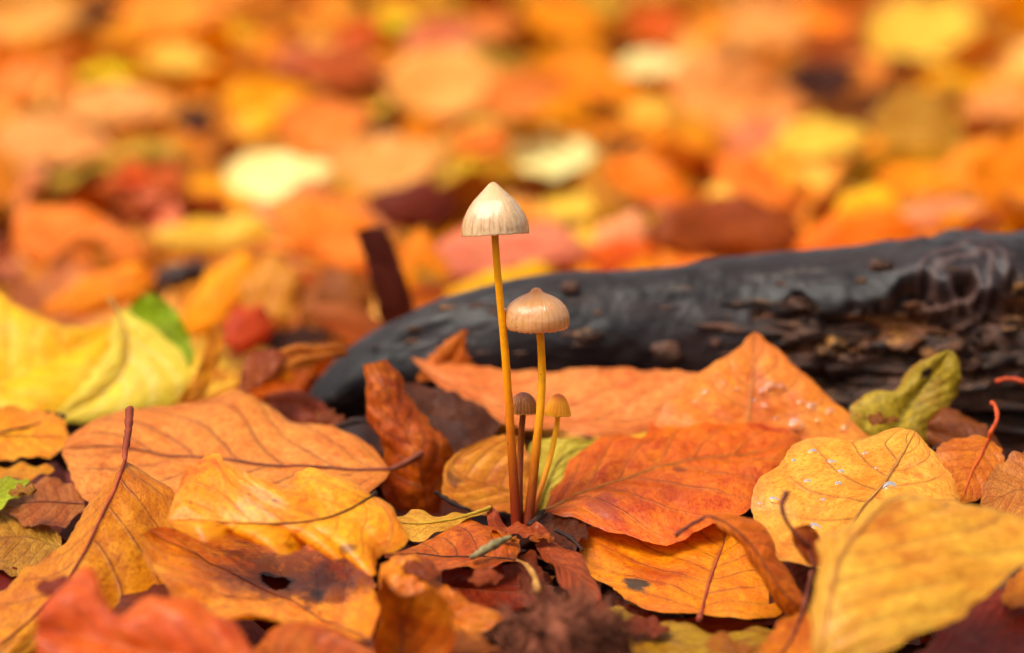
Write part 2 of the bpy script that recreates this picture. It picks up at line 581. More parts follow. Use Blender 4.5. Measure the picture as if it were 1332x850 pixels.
BGL = [
 (40,25,140,70,0,'light peach'),(225,18,170,60,5,'peach orange'),(302,36,90,52,-12,'bright yellow'),(375,50,110,60,12,'golden orange'),
 (138,98,95,46,8,'yellow green'),(228,78,110,60,-10,'light gold'),(148,142,180,56,2,'light peach'),(38,108,140,62,-3,'peach orange'),
 (340,138,140,84,20,'golden orange'),(430,66,110,66,-8,'light peach'),(420,152,130,74,10,'peach orange'),(58,188,180,66,-4,'light peach'),
 (190,198,110,46,6,'khaki'),(360,222,150,74,7,'cream'),(25,252,120,84,-8,'salmon pink'),(112,258,125,76,10,'rust'),(192,236,95,34,4,'red orange'),
 (255,248,130,64,-14,'pink'),(205,285,80,60,-20,'light peach'),
 (70,302,180,100,-12,'peach orange'),(240,312,190,52,6,'light gold'),(318,298,60,36,10,'bright yellow'),(346,300,56,44,0,'cream'),(412,292,170,120,-22,'peach orange'),
 (118,378,170,56,16,'golden orange'),(110,345,60,60,30,'rust'),(40,366,100,50,10,'moss green'),(318,372,100,110,55,'golden orange'),(352,376,76,90,70,'tan'),
 (322,424,86,76,20,'rust'),(402,384,90,90,40,'tan'),(430,400,90,70,10,'rust'),
 (470,45,80,70,30,'red orange'),(522,22,70,46,-20,'yellow green'),(585,52,130,64,4,'salmon pink'),(740,22,130,84,-14,'golden orange'),
 (590,112,190,100,-6,'light peach'),(682,124,130,80,14,'peach orange'),(765,104,120,70,-10,'golden orange'),(850,84,100,62,8,'cream'),(852,144,90,60,30,'light gold'),
 (725,198,130,80,-4,'cream'),(532,252,120,66,10,'dark red'),(498,206,180,84,12,'light peach'),(612,212,66,40,-15,'yellow green'),(752,262,110,62,-18,'bright yellow'),
 (842,238,130,84,-26,'orange'),(864,34,110,60,18,'red orange'),(640,30,90,60,0,'peach orange'),(640,180,120,70,10,'peach orange'),
 (930,34,100,70,20,'peach orange'),(1000,34,120,70,-6,'light peach'),(1065,24,100,50,8,'orange'),(1232,42,220,92,-4,'light gold'),
 (962,118,200,110,-10,'light peach'),(1000,172,130,70,14,'salmon pink'),(1130,92,84,64,40,'peach orange'),(1070,182,140,74,12,'light gold'),
 (1200,164,140,92,-8,'khaki'),(1312,132,110,70,10,'light peach'),(1308,196,130,150,60,'golden orange'),(1204,234,130,74,-10,'orange'),
 (982,236,130,92,-30,'peach orange'),(1062,244,110,54,6,'pink'),(1134,272,96,58,-16,'bright yellow'),(1236,276,170,44,-3,'pink'),
 (932,290,190,74,6,'rust'),(1296,268,90,44,4,'dark red'),(1092,302,120,54,-6,'orange'),(1010,300,80,50,12,'red orange'),
 (432,300,130,80,-20,'orange'),(556,322,90,66,-30,'orange'),(575,342,160,76,18,'salmon pink'),(692,296,150,66,-8,'salmon pink'),
 (742,318,110,44,-4,'dark red'),(792,302,96,58,28,'pink'),(806,330,110,34,8,'red orange'),(648,372,160,52,12,'bright yellow'),
 (552,370,110,60,-26,'red orange'),(490,300,60,50,0,'peach orange'),(870,276,90,50,20,'orange'),(1320,300,70,40,0,'rust'),
]
for (a, b_, w_, h_) in [(125,20,60,60),(515,112,50,40),(790,66,70,30),(1070,95,90,56),(1120,205,50,34),(262,152,70,46),(108,172,50,26),(226,208,50,22),(815,186,50,34),(1178,84,70,26),(500,172,60,20),(1000,215,50,24),(30,278,40,30),(180,262,70,30),(700,330,70,30),(720,290,90,26),(385,440,90,50)]:
    BGL.append((a, b_, w_ * 1.3, h_ * 1.3, 15, 'dark brown', 0.02))  # dark leaves added to stand for the shaded gaps between the bright ones
BGL = [q for q in BGL if not (244 <= q[1] < 420) or q[5] == 'dark brown']
for k, a in enumerate(BGL):
    near = sorted((q for q in BGL if q is not a), key=lambda q: (q[0] - a[0]) ** 2 + (q[1] - a[1]) ** 2)
    n1 = near[0][5]; n2 = next(q[5] for q in near if q[5] != n1)
    size = 'broad ' if a[2] >= 150 else ('small ' if a[2] < 80 else '')
    place_bg(*a, label=size + a[5] + ' leaf between ' + n1 + ' and ' + n2 + ' leaves beyond the branch')
# loose leaves between them, half hidden
for k in range(95):
    y = 0.28 + 1.5 * rng.random() ** 1.2
    half = 0.20 * (y + CD)
    x = rng.uniform(-half, half)
    t = rng.gauss(0, 0.3); a = rng.uniform(0, 6.28)
    n = np.array([math.sin(t) * math.cos(a), math.sin(t) * math.sin(a) - 0.12, math.cos(t)])
    b = rng.uniform(0, 6.28)
    blurred_leaf(rng.choice(WARM + ['dark red', 'dark brown', 'bright yellow']), (x, y, ground_z(x, y) + rng.uniform(0.002, 0.009)),
                 (math.cos(b), math.sin(b), 0), n, rng.uniform(0.08, 0.11))

# ------------------------------------------------------------------ the branch
AX = [(400,556,.106,.0035),(440,520,.106,.0080),(500,484,.106,.0120),(570,460,.106,.0150),(660,444,.106,.0170),(760,436,.108,.0188),(880,436,.110,.0212),
      (1000,434,.110,.0238),(1100,434,.108,.0262),(1200,432,.106,.0282),(1260,430,.106,.0292),(1340,434,.106,.0300),(1440,442,.108,.0300),(1560,450,.112,.029)]
axp = [np.r_[at(a, b, y), r, a] for a, b, y, r in AX]
NS, NT_ = 460, 150
A = spline(axp, NS)
Cx, rad, pxs = A[:, :3], A[:, 3], A[:, 4]
T = np.gradient(Cx, axis=0); T /= np.linalg.norm(T, axis=1)[:, None]
BV, ROT, KN = [], [], []
def nz(x, y, z): return noise.noise(Vector((x, y, z)))
def fbm(x, y, z, o=4): return noise.fractal(Vector((x, y, z)), 1.0, 2.1, o)
def sstep(x, a, b):
    t = min(max((x - a) / (b - a), 0), 1); return t * t * (3 - 2 * t)
for i in range(NS):
    up = np.array([0, 0, 1.0]); up = up - T[i] * np.dot(up, T[i]); up /= np.linalg.norm(up)
    fr = np.cross(T[i], up); fr = fr if fr[1] < 0 else -fr          # towards the camera
    s = Cx[i][0] * 100
    px = pxs[i]
    for j in range(NT_):
        th = 2 * math.pi * j / NT_
        c, sn = math.cos(th), math.sin(th)
        r = rad[i]
        d = 0.0014 * fbm(s * 0.38, c * 1.2, sn * 1.2) + 0.00018 * fbm(s * 0.8, c * 6, sn * 6 + 3)
        d += 0.00012 * nz(s * 4, c * 24, sn * 24)
        ang = th if th <= math.pi else th - 2 * math.pi              # 0 top, +90 facing the camera
        edge = 1.10 + 0.35 * fbm(s * 0.55, 0.3, 9.1, 3) - 0.45 * sstep(px, 1080, 1200) * (0.5 + 0.5 * nz(s * .3, 2, 2))
        rot = sstep(px + 60 * nz(s * .8, c, 7), 955, 1030) * sstep(ang, edge - 0.10, edge + 0.10) * (1 - sstep(abs(ang), 2.6, 3.0))
        if ang < 0: rot *= 0.0
        if rot > 0:
            q = fbm(s * 0.55, c * 3.5, sn * 3.5 + 5, 6)
            rd = abs(fbm(s * 0.8, c * 5.5, sn * 5.5 + 11, 5))
            d += rot * (-0.0060 + 0.0075 * q - 0.0065 * (1 - min(rd * 2.2, 1)) ** 3 + 0.0022 * nz(s * 3.2, c * 16, sn * 16))
        # knot with rings
        kx = (px - 1243) / 52.0; ky = (ang - 0.86) / 0.52
        kd = math.sqrt(kx * kx + ky * ky) + 0.30 * nz(s * 0.9, c * 2.2, sn * 2.2) + 0.08 * nz(s * 4, c * 9, sn * 9)
        if kd < 1.8:
            w = 1 - sstep(kd, 0.9, 1.7)
            d += w * (0.0012 + 0.00016 * math.sin(kd * 21)) - 0.0065 * (1 - sstep(kd, 0.12, 0.42))
        # a few smaller bumps on the broken end
        d += 0.0030 * sstep(px, 1120, 1230) * max(0, fbm(s * 0.9, c * 2.6, sn * 2.6 + 21, 3))
        BV.append(Cx[i] + (up * c + fr * sn) * (r + d))
        ROT.append(rot); KN.append(min(kd, 2.0))
F = grid_faces(NS, NT_, True)
BV.append(Cx[0]); BV.append(Cx[-1]); ROT += [0.3, 0.3]; KN += [2, 2]
for j in range(NT_):
    F.append((NS * NT_, (j + 1) % NT_, j)); F.append((NS * NT_ + 1, (NS - 1) * NT_ + j, (NS - 1) * NT_ + (j + 1) % NT_))
N = NT('wet bark')
tc = N.n('ShaderNodeTexCoord')
mp = N.n('ShaderNodeMapping'); mp.inputs['Scale'].default_value = (0.28, 1, 1)
N.l(tc.outputs['Object'], mp.inputs[0])
P = mp.outputs[0]
n1 = N.noise(P, 55, 6, 0.65, 0.6); n2 = N.noise(P, 260, 6, 0.7); n3 = N.noise(P, 120, 4, 0.6, 1.2)
c = N.mix(N.step(n1, 0.35, 0.66), srgb('110d0e'), srgb('2c2221'))
c = N.mix(N.math('MULTIPLY', N.step(n3, 0.54, 0.62), 0.55), c, srgb('0e0b0c'))
fib = N.noise(P, 420, 3, 0.6)
c = N.mix(N.math('MULTIPLY', N.step(n2, 0.58, 0.72), 0.45), c, srgb('6a5446'))
sp = N.voro(tc.outputs['Object'], 75)
c = N.mix(N.math('MULTIPLY', N.step(sp, 0.14, 0.08), N.step(N.noise(P, 30, 1), 0.52, 0.6)), c, srgb('8a5f4c'))
w1 = N.noise(P, 75, 7, 0.7, 0.8); w2 = N.noise(P, 190, 5, 0.7)
wood = N.mix(N.step(w1, 0.38, 0.6), srgb('1a0f0a'), srgb('6a3c1e'))
wood = N.mix(N.math('MULTIPLY', N.step(w2, 0.52, 0.70), 0.8), wood, srgb('b87e38'))
wood = N.mix(N.math('MULTIPLY', N.step(N.noise(P, 40, 3), 0.58, 0.7), 0.6), wood, srgb('3c2b2b'))
c = N.mix(N.attr('rot'), c, wood)
kd = N.attr('knot')
ring = N.math('SINE', N.math('MULTIPLY', kd, 21.0))
kc = N.mix(N.step(ring, -0.6, 0.8), srgb('221819'), srgb('4e3a38'))
c = N.mix(N.math('MULTIPLY', N.step(kd, 1.35, 0.8), 0.75), c, kc)
c = N.mix(N.step(kd, 0.5, 0.25), c, srgb('2e1a14'))
b = N.n('ShaderNodeBsdfPrincipled')
N.l(c, b.inputs['Base Color'])
N.l(N.math('ADD', N.math('MULTIPLY_ADD', n2, 0.3, 0.28), N.math('MULTIPLY', N.attr('rot'), 0.25)), b.inputs['Roughness'])
bump = N.n('ShaderNodeBump'); b.inputs['Specular IOR Level'].default_value = 0.24
bump = N.n('ShaderNodeBump'); bump.inputs['Strength'].default_value = 0.5; bump.inputs['Distance'].default_value = 0.0007
N.l(N.math('ADD', N.math('ADD', n2, N.math('MULTIPLY', fib, 0.5)), N.math('MULTIPLY', n3, 0.8)), bump.inputs['Height'])
N.l(bump.outputs[0], b.inputs['Normal'])
N.l(b.outputs[0], N.out.inputs['Surface'])
M_BARK = N.m
branch = empty('fallen_branch', at(880, 500, .11), 'dark wet fallen branch with a knot and rotten brown underside', 'branch')
mesh_obj('bark', BV, F, M_BARK, branch, attrs={'rot': ROT, 'knot': KN})

def lump(center, size, seed, ridge=0.5, sub=(40, 30), stretch=1.0):
    V = []
    nu, nv = sub
    for i in range(nu):
        ph = math.pi * i / (nu - 1)
        for j in range(nv):
            th = 2 * math.pi * j / nv
            d = np.array([math.cos(ph), math.sin(ph) * math.cos(th), math.sin(ph) * math.sin(th)])
            k = 1 + ridge * (0.55 * fbm(d[0] * 1.3 * stretch + seed, d[1] * 1.5, d[2] * 1.5, 3) + 0.22 * nz(d[0] * 3.1 * stretch, d[1] * 5 + seed, d[2] * 5))
            V.append(np.array(center) + d * np.array(size) * k)
    return V, grid_faces(nu, nv, True)
N = NT('rotten wood')
tc = N.n('ShaderNodeTexCoord')
mp = N.n('ShaderNodeMapping'); mp.inputs['Scale'].default_value = (0.4, 1, 1)
N.l(tc.outputs['Object'], mp.inputs[0]); P = mp.outputs[0]
w1 = N.noise(P, 160, 7, 0.7, 0.8); w2 = N.noise(P, 420, 5, 0.7)
wood = N.mix(N.step(w1, 0.36, 0.62), srgb('170d0a'), srgb('56321d'))
wood = N.mix(N.math('MULTIPLY', N.step(w2, 0.56, 0.72), 0.75), wood, srgb('9c6c36'))
b = N.n('ShaderNodeBsdfPrincipled'); N.l(wood, b.inputs['Base Color']); b.inputs['Roughness'].default_value = 0.7
bump = N.n('ShaderNodeBump'); bump.inputs['Strength'].default_value = 1.0; bump.inputs['Distance'].default_value = 0.0015
N.l(N.math('ADD', w1, N.math('MULTIPLY', w2, 0.5)), bump.inputs['Height']); N.l(bump.outputs[0], b.inputs['Normal'])
N.l(b.outputs[0], N.out.inputs['Surface'])
M_ROT = N.m
for k, (px, py, Y, sx, sy, sz) in enumerate([(1050,430,.088,.016,.006,.007),(1130,470,.086,.018,.007,.008),(1010,492,.090,.012,.006,.006),(1095,520,.088,.022,.008,.008),
        (1190,515,.084,.020,.008,.009),(1265,500,.082,.018,.008,.010),(1320,455,.080,.015,.007,.012),(1020,395,.090,.010,.005,.005),(1290,555,.088,.026,.010,.008),(1170,560,.09,.026,.01,.007)]):
    V, F = lump(at(px, py, Y + .004), (sx * 1.5, sy * .8, sz * .45), k * 3.7 + 1, 1.3, (60, 36), 2.2)
    mesh_obj('rotten_wood', V, F, M_ROT, branch)
for k, (px, py, Y, s) in enumerate([(868,458,.090,.0034),(742,374,.096,.0018),(765,436,.088,.0024),(1145,345,.08,.0022)]):
    V, F = lump(at(px, py, Y), (s * 1.5, s * .7, s), k * 5.1, 0.7, (14, 12))
    mesh_obj('bark_scab', V, F, M_ROT, branch)

rs = random.Random(8)
for k in range(34):
    i = rs.randrange(30, 330); th = rs.uniform(.5, 1.9)
    j = int(th / (2 * math.pi) * NT_)
    sc = rs.uniform(.0006, .0014)
    p = np.array(BV[i * NT_ + j])
    # the ring's facing side has the smaller Y of the two candidates
    q = np.array(BV[i * NT_ + (NT_ - j)]); p = p if p[1] < q[1] else q
    V, F = lump(p, (sc * rs.uniform(1.5, 3.2), sc * .6, sc * .8), k * 2.3, .8, (10, 10))
    mesh_obj('bark_scab', V, F, M_ROT if rs.random() < .4 else M_BARK, branch, attrs={'rot': [0.6] * len(V), 'knot': [2.0] * len(V)})
# a short dark twig among the leaves behind
V, F = tube([at(178, 386, .30), at(205, 368, .30), at(235, 358, .30), at(268, 350, .30)], [.0032, .0042, .0046, .0040], 40, 20, 0.35)
tag(mesh_obj('twig', V, F, M_BARK, origin=at(178, 386, .30)), 'short dark grey twig lying among blurred leaves behind the branch', 'twig')
# ------------------------------------------------------------------ the sharp leaves round the mushrooms
MR_RED = stalk_mat('red brown stalk', '84402a', '5e2a1a')
MR_BRICK = stalk_mat('brick red stalk', 'a8482c', '843620')
MR_DARK = stalk_mat('dark stalk', '3a2016', '241410')
MR_TAN = stalk_mat('tan stalk', 'c08a44', '9a6428')
MR_ORANGE = stalk_mat('orange stalk', 'd0561e', 'a83a16')
MR_PALE = stalk_mat('pale orange stalk', 'd88a40', 'c07430')
MR_YEL = stalk_mat('yellow stalk', 'c8a030', 'a07c22')
GRID = {}
def leaf(label, plane, L, Mid, Rr, mat, arch=(0.0, 0.0), pleat=0.45, crumple=0.8, cf=45.0, rib=None, rib_r=0.45, stalk=None, stalk_r=0.75,
         n=(70, 45), group=None, key=None, wave=0.8, name='fallen_leaf', seed=None, holes=(), stalk_m=None, scallop=1.0):
    Y0, py0, k = plane[:3]
    kx, px0 = (plane[3], plane[4]) if len(plane) > 4 else (0.0, 0.0)
    def to3(p):
        dy = p[2] if len(p) > 2 else 0.0
        return at(p[0], p[1], (Y0 + k * (py0 - p[1]) + kx * (p[0] - px0) + dy) / 1000.0)
    nu, nv = n
    sd = seed if seed is not None else (sum(map(ord, label)) % 97) * 1.37
    rl = spline([to3(p) for p in L], nu); rm = spline([to3(p) for p in Mid], nu); rr = spline([to3(p) for p in Rr], nu)
    P = np.zeros((nu, nv, 3)); UV = np.zeros((nu, nv, 2))
    vs = np.linspace(-1, 1, nv)
    for j, v in enumerate(vs):
        a = abs(v)
        P[:, j] = rm * (1 - a) + (rl if v < 0 else rr) * a
        UV[:, j, 0] = np.linspace(0, 1, nu); UV[:, j, 1] = (v + 1) / 2
    def normals(P):
        du = np.gradient(P, axis=0); dv = np.gradient(P, axis=1)
        q = np.cross(du, dv)
        q /= np.linalg.norm(q, axis=2)[..., None] + 1e-12
        return q
    Nn = normals(P)
    # face the camera
    tocam = CAM - P.reshape(-1, 3).mean(0)
    flip = np.sum(Nn.reshape(-1, 3) @ tocam > 0) < 0.5 * nu * nv
    if flip: Nn = -Nn
    # a stable normal near the pinched base and tip
    Nn[0] = Nn[2]; Nn[1] = Nn[2]; Nn[-1] = Nn[-3]; Nn[-2] = Nn[-3]
    wid = np.linalg.norm(rl - rr, axis=1)
    pin = np.clip(wid / (wid.max() * 0.5), 0, 1)[:, None]
    U = UV[..., 0]; Vv = np.broadcast_to(vs, (nu, nv)); AV = np.abs(Vv)
    ph = vein_phase(U, Vv)
    fr = np.abs((ph % 1.0) - 0.5) * 2                 # 0 on the vein .. 1 between
    D = pleat * (fr ** 0.8 - 0.5) * (1 - AV ** 4) * np.clip(AV * 5, 0, 1)
    D = D + np.where(Vv < 0, arch[0], arch[1]) * 4 * AV * (1 - AV)
    D = D + wave * AV ** 3 * np.sin(U * 17 + np.where(Vv < 0, 0.0, 2.1) + sd)
    for i in range(nu):
        for j in range(nv):
            q = P[i, j] * cf
            D[i, j] += crumple * noise.fractal(Vector((q[0] + sd, q[1], q[2])), 0.9, 2.1, 4) * 1.6
    P = P + Nn * (D * pin / 1000.0)[..., None]
    # wavy, uneven margin: scalloped between the side veins
    for e, rail, sg in ((0, rl, 0.0), (nv - 1, rr, 5.0)):
        w = P[:, e] - P[:, nv // 2]
        wl = np.linalg.norm(w, axis=1)[:, None] + 1e-9
        w = w / wl
        phm = vein_phase(np.linspace(0, 1, nu), np.full(nu, -1.0 if e == 0 else 1.0))
        am = np.array([0.0005 * scallop * math.cos(2 * math.pi * phm[i]) + 0.0009 * scallop * noise.fractal(Vector((i * 22.0 / nu, sg + sd, 1.0)), 0.8, 2.2, 4) for i in range(nu)])
        am = am * np.clip(wl[:, 0] / 0.006, 0, 1) * min(1.0, max(0.15, (wid.max() - 0.006) / 0.022))
        for j in range(nv):
            a = vs[j] if e else -vs[j]
            if a > 0: P[:, j] += w * (am * a ** 5)[:, None]
    faces = grid_faces(nu, nv)
    for (hu, hv, hr) in holes:
        keep = []
        for f in faces:
            i, j = divmod(f[0], nv)
            du, dv = i / nu - hu, (vs[j] - hv) * 0.32
            rr_ = hr * (1 + 0.7 * noise.fractal(Vector((i * .12, j * .16, sd)), 1.0, 2.0, 2))
            if du * du + dv * dv > rr_ * rr_: keep.append(f)
        faces = keep
    if flip: faces = [f[::-1] for f in faces]
    faces = [f[::-1] for f in faces]
    base = P[0, nv // 2]
    root = empty(name, base, label, 'leaf', group)
    mesh_obj('blade', P.reshape(-1, 3), faces, mat, root, uv=UV.reshape(-1, 2))
    if rib is not None:
        c = P[:, nv // 2] + normals(P)[:, nv // 2] * 0
        sgn = Nn[:, nv // 2]
        pts = (c + sgn * 0.0002)[::4]
        V, F = tube(pts, [rib_r / 1000, rib_r * 0.75 / 1000, rib_r * 0.45 / 1000, rib_r * 0.15 / 1000], 60, 8, 0.4, sd)
        mesh_obj('midrib', V, F, rib, root)
    if stalk is not None:
        pts = [base + Nn[2, nv // 2] * 0.0002] + [to3(p) for p in stalk]
        V, F = tube(pts, [rib_r * 1.1 / 1000, stalk_r / 1000, stalk_r / 1000, stalk_r * 1.25 / 1000], 30, 10, 0.5, sd)
        mesh_obj('stalk', V, F, stalk_m or rib or MR_DARK, root)
    if key: GRID[key] = (P, Nn)
    return root

def lm(name, *c, **k): return leaf_mat(name, *c, **k)
# --- far left, half blurred
leaf('large bright yellow leaf partly under the pale yellow leaf', (132, 480, .25), [(-60,520),(-40,430),(-15,380),(35,402),(80,428),(120,424),(152,418)],
     [(-60,522),(0,500),(60,475),(110,450),(152,420)], [(-60,525),(0,560),(50,548),(100,530),(140,480),(152,422)], lm('leaf yellow', 'ffd400', 'ffd002', 'ffbc04', vamt=.06, stain=.3, eamt=.1, spots=.05, trans=.35), arch=(3, 2), wave=1.2)
leaf('pale lemon yellow leaf leaning beside the bright green leaf scrap', (118, 480, .18), [(150,400),(140,450),(120,485),(95,515),(68,545)],
     [(150,400),(165,440),(160,480),(130,515),(68,548)], [(152,400),(205,428),(240,465),(245,505),(215,525),(150,545),(70,552)], lm('leaf lemon', 'f6e468', 'f2e264', 'f0d258', vein='f7e7a0', vamt=.3, eamt=.2, spots=.05, trans=.35, stain=.25), arch=(2, 2),
     rib=MR_TAN, rib_r=.7, stalk=[(143,388)])
leaf('bright green leaf scrap standing behind the pale lemon leaf', (135, 430, .05), [(158,450),(164,408),(180,388),(198,382)], [(190,480),(196,436),(201,386)], [(240,492),(252,462),(234,412),(203,384)],
     lm('leaf green', 'b8d41c', 'a8c81a', '90b018', vamt=.2, eamt=.1, spots=.1), n=(30, 21))
leaf('narrow yellow leaf standing on edge beside the lemon leaf', (110, 480, .05), [(232,520),(246,500),(262,470),(272,430),(284,418)], [(240,522),(258,500),(270,470),(280,440),(286,418)], [(250,522),(272,505),(285,470),(291,440),(288,418)],
     lm('leaf yellow2', 'f7b016', 'f09c18', 'd98414', vamt=.2), n=(40, 21))
leaf('deep yellow leaf below the bright yellow leaf', (58, 565, .35), [(-40,560),(-10,535),(40,528),(80,545),(90,570)], [(-40,572),(20,568),(90,572)], [(-40,580),(-5,595),(40,598),(75,590),(90,575)],
     lm('leaf yellow3', 'f9b21a', 'f5a21e', 'e68a1a', vamt=.15), n=(40, 25), rib=MR_DARK, rib_r=.25, stalk=[(80,545),(60,536)], stalk_r=.4)
leaf('thin yellow leaf edge above the lime green leaf', (35, 615, .5), [(-20,612),(10,604),(40,603),(70,608)], [(-20,617),(30,612),(70,610)], [(-20,624),(20,624),(50,620),(70,612)], lm('leaf yellow4', 'f0ac14', 'e89a14', 'c98010'), n=(30, 15))
leaf('lime green leaf tip above the tan leaf', (15, 640, .35), [(-40,640),(-10,622),(20,622),(38,624)], [(-40,645),(0,638),(38,625)], [(-40,660),(-5,664),(20,648),(38,628)], lm('leaf lime', 'c2cc1c', 'b4c01a', '98a816', spots=.05), n=(30, 17))
leaf('pinkish brown veined leaf behind the tan leaf', (15, 655, .4), [(110,650),(95,628),(60,622),(20,640)], [(110,655),(70,652),(25,655),(5,655)], [(110,662),(80,685),(40,685),(5,665)], lm('leaf pinkbrown', 'c67a48', 'ba6a3e', '98502e', vamt=.6), n=(40, 25), rib=MR_RED, rib_r=.3)
leaf('pale tan leaf lying beside the red stalked leaf', (0, 700, .45), [(80,700),(50,668),(10,655),(-30,670)], [(80,712),(30,700),(-30,705)], [(80,722),(40,745),(0,745),(-30,730)], lm('leaf tan pale', 'cf9a4a', 'c28a3c', '9a6428', spots=.6), n=(40, 25))
leaf('small crimson leaf behind the red stalked leaf', (-20, 750, .2), [(40,742),(15,738),(-20,745)], [(40,746),(0,755),(-20,765)], [(40,752),(10,775),(-20,790)], lm('leaf crimson', '9c2420', '8a1c1c', '6a1414'), n=(20, 13))

# --- A: large flat leaf on the left
leaf('large flat tan orange leaf with dark side veins and midrib', (32, 610, .42), [(508,611),(498,597),(475,578),(440,562),(405,551),(380,545),(360,534),(345,524),(320,512),(298,514),(270,522),(205,526),(160,534),(125,548),(95,566),(80,584)],
     [(508,612),(430,613),(340,606),(260,597),(170,584),(82,584)], [(508,613),(480,642),(400,668),(300,680),(200,676),(125,656),(103,645),(88,608),(80,590)],
     lm('leaf A', 'ec9a58', 'e89656', 'd08050', vein='5e2c20', vamt=.65, eamt=.25, spots=.12, c3amt=.4, rough=.5, coat=.05), arch=(1.2, 1.0), pleat=.7, rib=MR_RED, rib_r=.62, stalk=[(528,602,-3),(548,590,-4)], stalk_r=.9, wave=.6)
# red brown curled leaves between
leaf('red brown curled leaf in the hollow under the branch tip', (85, 535, .3), [(345,520),(370,512),(410,518),(442,555)], [(345,530),(390,530),(440,558)], [(345,545),(390,558),(436,562)], lm('leaf redbrown', 'a8481a', '983c14', '742a0c'), n=(36, 21), arch=(3, 3))
leaf('curled orange leaf strip on the branch tip', (84, 465, .2), [(325,485),(345,462),(390,450),(430,448),(452,452)], [(325,492),(380,466),(452,456)], [(326,500),(360,492),(400,476),(452,462)], lm('leaf strip', 'dc8426', 'c8701e', '9a4c14'), n=(40, 19), arch=(2, 2), crumple=.8)
leaf('small red leaf under the curled orange strip', (78, 475, .2), [(312,505),(318,470),(345,455),(372,462)], [(316,508),(335,480),(372,464)], [(325,510),(352,490),(372,468)], lm('leaf small red', 'b85a20', 'a44a18', '7e340e'), n=(26, 15))
# --- O: crumpled brown leaf standing
leaf('crumpled rusty brown leaf standing on edge left of the mushrooms', (48, 570, .04), [(540,668),(502,652),(492,620,2),(500,590,-3),(484,558,-2),(477,525),(472,495),(468,476)],
     [(556,668,-6),(548,625,-9),(540,590,-10),(522,555,-8),(508,525,-7),(498,500,-6),(486,472,-4)], [(570,668,3),(586,628,4),(592,592,2),(570,556,-2),(542,534,3),(528,505,5),(524,485,5),(502,468,0)],
     lm('leaf O', 'e07a20', 'cc641a', 'a0460f', vein='5a260c', edge='7a300c', vamt=.35, eamt=.4, spots=.4, rough=.4, coat=.2), arch=(1.5, 1.5), crumple=1.0, cf=90, pleat=.4, wave=1.0)
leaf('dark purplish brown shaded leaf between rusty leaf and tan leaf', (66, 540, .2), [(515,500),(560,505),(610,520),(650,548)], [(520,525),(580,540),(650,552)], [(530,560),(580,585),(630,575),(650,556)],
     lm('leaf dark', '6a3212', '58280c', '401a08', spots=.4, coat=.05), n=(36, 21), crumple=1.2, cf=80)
leaf('purple brown shard leaning against the branch behind the rusty leaf', (74, 520, .05), [(530,560),(520,520),(528,500),(545,497)], [(550,560),(545,525),(547,498)], [(575,560),(570,530),(550,500)], lm('leaf shard', '8a4230', '763424', '522014', coat=.1), n=(26, 17), crumple=1.0, cf=80)
# --- N: long leaf behind the stems
leaf('long orange tan leaf lying along the branch behind the stems', (66, 540, .26), [(536,465),(560,469),(620,477),(700,481),(800,479),(880,482),(950,492)],
     [(536,466),(590,505),(660,532),(740,548),(830,545),(950,515)], [(536,467),(566,500),(615,538),(690,558),(750,566),(785,573),(850,560),(950,540)],
     lm('leaf N', 'f09c62', 'ec9058', 'de7c46', vein='9a4e2c', vamt=.65, eamt=.25, spots=.18, c3amt=.45, rough=.5, coat=.08), arch=(.6, .8), pleat=.6, wave=.5)
leaf('upright orange leaf tip curling in front of the branch', (84, 470, .02), [(540,495),(556,468),(575,448),(598,432),(606,429)], [(575,495),(586,470),(598,450),(607,430)], [(628,492),(618,475),(608,458),(606,440),(610,431)],
     lm('leaf N2', 'ea8424', 'e07a1e', 'c05e14'), n=(40, 25), arch=(1.5, 1.5), crumple=.7, cf=80)
# --- K: apex leaf with drops
leaf('upright peach orange leaf beaded with water drops before the branch', (42, 600, .16), [(972,610),(900,590),(852,548),(885,506),(925,474),(940,465),(960,452),(975,437),(982,432)],
     [(975,612),(972,560),(976,520),(980,480),(982,433)], [(978,612),(1060,606),(1128,578),(1122,562),(1095,530),(1050,490),(1012,456),(995,440),(983,432)],
     lm('leaf K', 'f4a052', 'f09850', 'e4863e', vein='a85a24', vamt=.6, eamt=.3, spots=.08, c3amt=.35, rough=.45), arch=(.8, .8), pleat=.6, rib=MR_PALE, rib_r=.3, wave=.7, key='K')
# --- P and green
leaf('ochre orange leaf standing behind the mushroom stems', (28, 660, .12), [(690,665),(630,668),(585,655),(575,635),(582,600),(610,580),(640,568)], [(690,650),(640,632),(600,620),(640,575)][:3] + [(590,600),(640,568)],
     [(692,640),(690,600),(680,575),(660,566),(642,567)], lm('leaf P', 'ea9e34', 'e08c2c', 'c87424', spots=.35, c3amt=.4, blotch=[(.55, -.35, .1, .7, '5a2c16')]), n=(50, 35), crumple=.5)
leaf('yellow green leaf with fine veins upright behind the stems', (34, 660, .1), [(690,668),(682,630),(684,590),(700,572),(740,570),(782,575)], [(700,668),(715,625),(735,592),(782,577)], [(708,668),(730,630),(745,600),(770,594),(782,580)],
     lm('leaf green yellow', 'f0d868', 'e6d466', 'c8bc4c', vein='8a7a2a', vamt=.55, spots=.25, eamt=.1), n=(50, 31), rib=MR_DARK, rib_r=.25)
